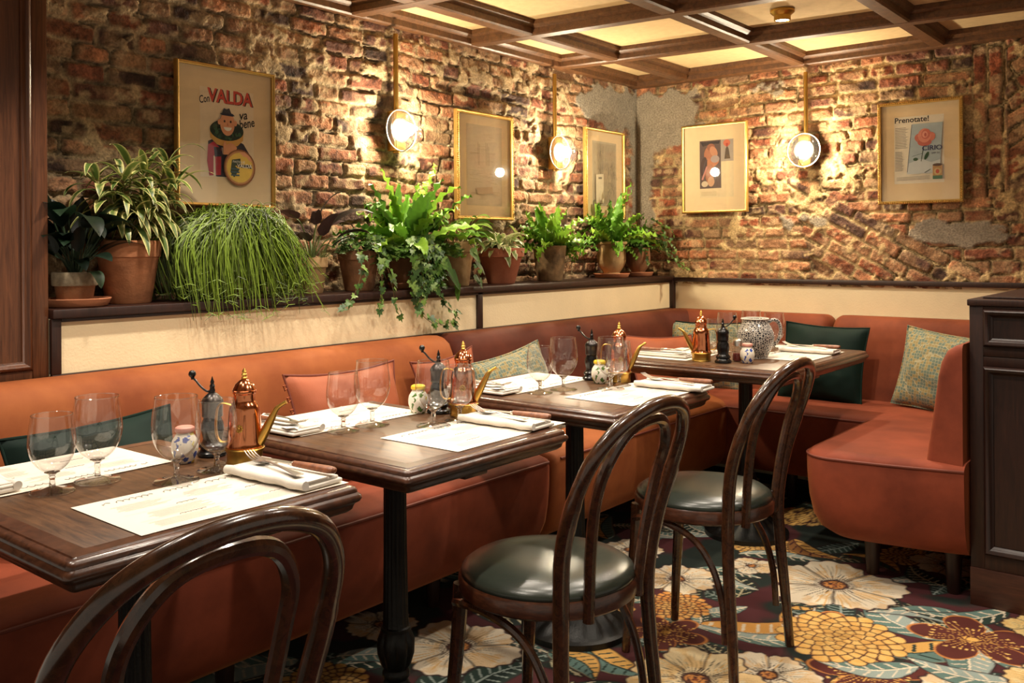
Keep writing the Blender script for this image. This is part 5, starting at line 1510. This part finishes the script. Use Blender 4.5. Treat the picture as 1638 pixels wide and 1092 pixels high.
# 5 ivy pot
q = random.Random(15)
p = plant('potted_ivy', 'trailing ivy in a plain brown terracotta pot left of the large fern', 2.345, -2.665)
potgeo([(.052, 0), (.055, .004), (.076, .118), (.079, .120), (.0825, .150), (.081, .154)], M['terra_brown'], p); soil(.070, .140, p)
g = G(); gs = G(); org = Vector((-2.665, 2.345, ZS))
bush(g, q, 170, .085, .11, .14, .235, .030, (IV1, IV2, (70, 96, 52)))
bush(g, q, 70, .05, .08, .11, .21, .032, (IV1, IV3), .06, .07)
for w_ in ([(2.24, 1.19), (2.22, 1.12), (2.2, 1.06), (2.17, 1.02), (2.12, .98)], [(2.32, 1.21), (2.32, 1.12), (2.32, 1.06), (2.31, 1.0), (2.31, .97)], [(2.34, 1.21), (2.36, 1.11), (2.38, 1.04), (2.39, .98), (2.42, .94)]):
    strand(g, gs, org, [(-2.63, w_[0][0] + .02, 1.235)] + [(XT - .03 * max(0, 1 - i), a, b) for i, (a, b) in enumerate(w_)], .032, q, .018)
clampx(g, p).build('foliage', M['leaf'], p, ang=60, useCol=True); gs.build('stem', M['wirevine'], p)

# 6 large bird's nest fern with ivy round its foot
q = random.Random(16)
FG = ((112, 158, 40), (92, 140, 38), (134, 176, 56), (76, 118, 36))
saucer('clay saucer under the dark round pot of the large fern', -2.665, 2.600, .078)
p = plant('potted_fern', 'large bright crinkled fern in a dark round pot below the nearest wall lamp', 2.600, -2.665, ZS + .0100)
potgeo([(.046, 0), (.050, .004), (.068, .035), (.0765, .070), (.0750, .105), (.0690, .130), (.0710, .142)], M['terra_brown'], p); soil(.060, .126, p)
g = G(); fern(g, q, 34, .345, .068, .125, .016, FG, (.25, 1.45), -.075, .015)
for a, e, L_ in [(1.2, 1.30, .33), (-1.3, 1.25, .31), (-1.5, .8, .27), (1.5, .85, .30), (1.3, .6, .27), (-1.4, .55, .25), (.3, 1.2, .30)]:
    lf(g, (0, 0, .125), (math.cos(a) * math.cos(e) * .6, math.sin(a) * math.cos(e), math.sin(e)), L_ * 1.22, .036, .75, 22, (140, 176, 60), None, .25, .016, 'strap', 0, q)
clampx(g, p).build('foliage', M['leaf'], p, ang=70, useCol=True)

# 7 pothos with the thick ivy curtain
q = random.Random(17)
p = plant('potted_pothos', 'green pothos and thick hanging ivy in a tall tan pot left of the faded etching', 2.895, -2.660)
potgeo([(.050, 0), (.053, .004), (.070, .140), (.0715, .143), (.0760, .146), (.0775, .186), (.076, .190)], M['terra_pale'], p); soil(.066, .176, p)
g = G(); gs = G(); org = Vector((-2.660, 2.895, ZS))
for i in range(46):
    a = q.uniform(0, 2 * PI); e = q.uniform(.1, 1.3); h = q.uniform(.02, .12)
    b = Vector((.03 * math.cos(a), .05 * math.sin(a), .17)); hd = b + Vector((.04 * math.cos(a) + .02, .07 * math.sin(a) - .03, h)); gs.tube([b, (b + hd) / 2 + Vector((0, 0, .012)), hd], .0018, 4)
    d = Vector((math.cos(a) * math.cos(e) + .15, math.sin(a) * math.cos(e), math.sin(e) * .6))
    lf(g, hd, d, q.uniform(.07, .11), q.uniform(.032, .046), q.uniform(1, 2), 7, q.choice([(88, 124, 44), (66, 104, 40), (112, 144, 56)]), q.choice([None, None, (150, 164, 90)]), .15, 0, 'heart', q.uniform(-.5, .5), q)
lf(g, (.03, .05, .185), (.5, .4, .4), .05, .042, 1.5, 6, (216, 160, 50), None, .15, 0, 'heart', 0, q)
bush(g, q, 150, .07, .15, .13, .21, .036, (IV1, IV2, IV3), .05, -.20)
bush(g, q, 120, .02, .085, .0, .16, .036, (IV1, IV2, IV2), .125, -.30)
bush(g, q, 60, .03, .10, .12, .19, .036, (IV1, IV3), .09, -.42)
for w_ in ([(2.53, 1.12), (2.53, 1.02), (2.51, .97), (2.54, .94), (2.56, .925), (2.6, .905), (2.65, .905), (2.72, .90)], [(2.57, 1.08), (2.6, 1.05), (2.66, .98), (2.74, .93)], [(2.49, 1.21), (2.48, 1.12), (2.48, 1.02)], [(2.55, 1.18), (2.54, 1.1), (2.54, 1.02)],
           [(2.6, 1.17), (2.6, 1.1), (2.58, 1.05)], [(2.64, 1.16), (2.63, 1.12), (2.61, 1.06)], [(2.51, 1.18), (2.50, 1.1), (2.51, 1.0)], [(2.58, 1.2), (2.565, 1.12), (2.56, 1.03)], [(2.62, 1.2), (2.62, 1.13), (2.63, 1.07)]):
    a0 = w_[0]
    strand(g, gs, org, [(-2.62, lerp(a0[0], 2.80, .35), 1.245), (-2.56, a0[0] + .02, 1.24)] + [(XT, a, b) for a, b in w_], .036, q, .014, (IV1, IV2, IV2, IV3))
for a, b in ((2.70, 1.12), (2.75, 1.06), (2.86, 1.15), (2.85, 1.09), (2.83, 1.20), (2.66, 1.17)):
    lf(g, Vector((XT - .01, a, b)) - org, (.25, .5 * q.uniform(-1, 1) + .2, -.7), q.uniform(.07, .10), .042, .4, 7, q.choice([(62, 92, 36), (82, 116, 44)]), None, .12, 0, 'heart', q.uniform(.6, 1.2), q)
strand(g, gs, org, [(-2.60, 2.90, 1.23), (-2.53, 2.86, 1.20), (XT, 2.86, 1.12), (XT, 2.88, 1.06)], .03, q, .03)
clampx(g, p).build('foliage', M['leaf'], p, ang=60, useCol=True); gs.build('stem', M['wirevine'], p)

# 8 cream variegated plant in a wide red pot
q = random.Random(18)
p = plant('potted_variegated_plant', 'cream and green variegated leaves in a wide red terracotta pot', 3.195, -2.660)
potgeo([(.060, 0), (.063, .004), (.0960, .118), (.0980, .120), (.1050, .122), (.1090, .158), (.107, .162)], M['terra_red'], p); soil(.094, .146, p)
g = G(); gs = G()
for i in range(46):
    a = q.uniform(0, 2 * PI); e = q.uniform(-.1, 1.1); r = q.uniform(.01, .06); h = q.uniform(.0, .05)
    lf(g, (r * math.cos(a) + .01, r * math.sin(a) - .01, .148 + h), (math.cos(a) * math.cos(e), math.sin(a) * math.cos(e), math.sin(e)), q.uniform(.075, .12), q.uniform(.034, .046), q.uniform(1.0, 2.4), 7, q.choice([(156, 172, 104), (196, 202, 150), (122, 150, 84)]), (226, 222, 184), .15, .003, 'heart', q.uniform(-.3, .3), q)
for i in range(3):
    pts = cat_rom([(.02, .03, .16), (.02, .05 + .02 * i, .22), (.03, .085 - .03 * i, .225 + .02 * i)], 5); gs.tube(pts, .002, 5)
    lf(g, pts[-1], (.2, .6, -.3), .05, .024, 1.2, 6, (176, 190, 110), None, .15, 0, 'heart', 0, q)
clampx(g, p).build('foliage', M['leaf'], p, ang=60, useCol=True); gs.build('stem', M['stem'], p)

# 9 fern in the mossy pot
q = random.Random(19)
p = plant('potted_fern', 'bright wavy fern in a straight mossy grey pot below the second wall lamp', 3.575, -2.665)
potgeo([(.060, 0), (.063, .004), (.083, .166), (.0845, .172)], M['terra_moss'], p); soil(.073, .156, p)
g = G(); fern(g, q, 34, .25, .056, .152, .014, FG, (.15, 1.38), -.07, .014)
for a, e, L_ in [(-1.4, .9, .22), (-1.6, .5, .22), (1.4, .5, .25), (1.5, .1, .22), (-1.2, 1.2, .24), (.9, .0, .16), (1.2, -.1, .17)]:
    lf(g, (0, 0, .155), (math.cos(a) * math.cos(e) * .6, math.sin(a) * math.cos(e), math.sin(e) + .1), L_ * 1.1, .032, 1.0, 20, (118, 158, 48), None, .25, .014, 'strap', 0, q)
clampx(g, p).build('foliage', M['leaf'], p, ang=70, useCol=True)

# 10 fern in a pale urn
q = random.Random(20)
saucer('clay saucer under the pale urn near the corner', -2.655, 4.115, .098)
p = plant('potted_fern', 'tall crinkled fern in a pale rounded urn in front of the grey etching', 4.115, -2.655, ZS + .0100)
potgeo([(.040, 0), (.046, .003), (.046, .012), (.043, .018), (.060, .040), (.0740, .068), (.0770, .095), (.0745, .130), (.0720, .158), (.0730, .164), (.0840, .170), (.0860, .178), (.083, .183)], M['terra_pale'], p); soil(.068, .166, p)
g = G(); fern(g, q, 34, .29, .054, .162, .014, FG[1:] + FG[1:2], (.1, 1.42), -.07, .015)
for a, e, L_ in [(1.2, 1.35, .32), (1.5, .75, .29), (-1.4, .7, .30), (1.4, .45, .27), (-1.6, .35, .25), (.2, -.2, .15), (-.6, -.1, .16), (.6, 1.3, .28)]:
    lf(g, (0, 0, .165), (math.cos(a) * math.cos(e) * .6 + .08, math.sin(a) * math.cos(e), math.sin(e) + .1), L_ * 1.12, .036, .9, 20, (108, 150, 44), None, .25, .015, 'strap', 0, q)
clampx(g, p).build('foliage', M['leaf'], p, ang=70, useCol=True)

# 11 fern and ivy in the last urn
q = random.Random(21)
saucer('clay saucer under the brown urn in the room corner', -2.662, 4.400, .086)
p = plant('potted_ivy', 'fine dark fern with ivy trailing to the right in a brown urn at the corner', 4.400, -2.662, ZS + .0100)
potgeo([(.034, 0), (.040, .003), (.040, .010), (.037, .016), (.055, .040), (.0670, .070), (.0690, .105), (.0650, .140), (.0660, .150)], M['terra_brown'], p); soil(.056, .134, p)
g = G(); gs = G(); org = Vector((-2.662, 4.400, ZS + .0100))
fern(g, q, 26, .20, .022, .135, .012, ((64, 100, 36), (82, 120, 44), (52, 84, 34)), (.1, 1.3), -.07, .005)
bush(g, q, 70, .09, .10, .13, .25, .022, (IV1, IV2), .03, .03)
for w_ in ([(-2.59, 1.34), (-2.53, 1.28), (-2.52, 1.19), (-2.45, 1.12), (-2.39, 1.08)], [(-2.62, 1.35), (-2.56, 1.33), (-2.5, 1.3), (-2.49, 1.25)], [(-2.57, 1.28), (-2.55, 1.22), (-2.51, 1.16), (-2.42, 1.12)], [(-2.58, 1.30), (-2.50, 1.24), (-2.46, 1.16), (-2.44, 1.10)], [(-2.55, 1.27), (-2.53, 1.2), (-2.5, 1.13)]):
    strand(g, gs, org, [(-2.63, 4.41, 1.22)] + [(a, 4.46 + q.uniform(-.02, .015), b) for a, b in w_], .022, q, .013)
strand(g, gs, org, [(-2.62, 4.36, 1.20), (-2.57, 4.33, 1.19), (-2.56, 4.32, 1.13), (-2.56, 4.33, 1.11)], .022, q, .014)
clampx(g, p).build('foliage', M['leaf'], p, ang=60, useCol=True); gs.build('stem', M['wirevine'], p)

# ------------------------------------------------------------------ light
def spot(x, y, e, ang=75, z=ZB + .010, col=(1, .885, .74), blend=.6, r=.03):
    l = bpy.data.lights.new('seen or added spot beam', 'SPOT'); l.energy = e; l.spot_size = R_(ang); l.spot_blend = blend; l.color = col; l.shadow_soft_size = r
    o = bpy.data.objects.new('seen or added spot beam', l); o.location = (x, y, z); COL.objects.link(o)
    return o
SE = 37
# the spot one sees, and unseen ones assumed above and behind the frame
for x, y, k in [(-1.505, 3.650, 1.9), (-1.45, 2.80, .8), (-1.45, 2.05, .9), (-1.45, 1.38, .9), (-1.45, .70, .9), (-.75, 3.05, 1.1), (-.75, 2.2, .9), (-.72, 1.35, .8),
                (-2.12, .70, .8), (-2.12, 1.40, 1.4), (-2.12, 2.10, .6), (-2.12, 2.42, .7)]:  # unseen row without housings, added to brighten the left wall and ledge
    spot(x, y, SE * k, 100 if x < -2 else 118)
w = bpy.data.worlds.new('warm room'); SC.world = w; w.use_nodes = True
bg = w.node_tree.nodes['Background']; bg.inputs['Color'].default_value = (1, .88, .70, 1); bg.inputs['Strength'].default_value = .46

# ------------------------------------------------------------------ camera
cam = bpy.data.cameras.new('camera'); co = bpy.data.objects.new('camera', cam); COL.objects.link(co)
cam.sensor_width = 36; cam.lens = 1452 * 36 / 1638; cam.clip_start = .02
YAW, ROLL = R_(39.08), .0065
fwd = Vector((-math.sin(YAW), math.cos(YAW), 0)); rt = Vector((math.cos(YAW), math.sin(YAW), 0)); up = Vector((0, 0, 1))
cr = rt * math.cos(ROLL) - up * math.sin(ROLL); cu = up * math.cos(ROLL) + rt * math.sin(ROLL)
mw = Matrix((( cr.x, cu.x, -fwd.x, 0), (cr.y, cu.y, -fwd.y, 0), (cr.z, cu.z, -fwd.z, 1.2), (0, 0, 0, 1)))
co.matrix_world = mw
cam.shift_x = 0.0; cam.shift_y = -(546 - 398) / 1638
SC.camera = co
SC.view_settings.view_transform = 'Standard'; SC.view_settings.look = 'None'; SC.view_settings.gamma = 1; SC.view_settings.use_curve_mapping = False
SC.view_settings.exposure = 0.08
SC.cycles.max_bounces = 10; SC.cycles.transparent_max_bounces = 24; SC.cycles.transmission_bounces = 10
SC.cycles.caustics_reflective = False; SC.cycles.caustics_refractive = False
SC.cycles.sample_clamp_indirect = 4
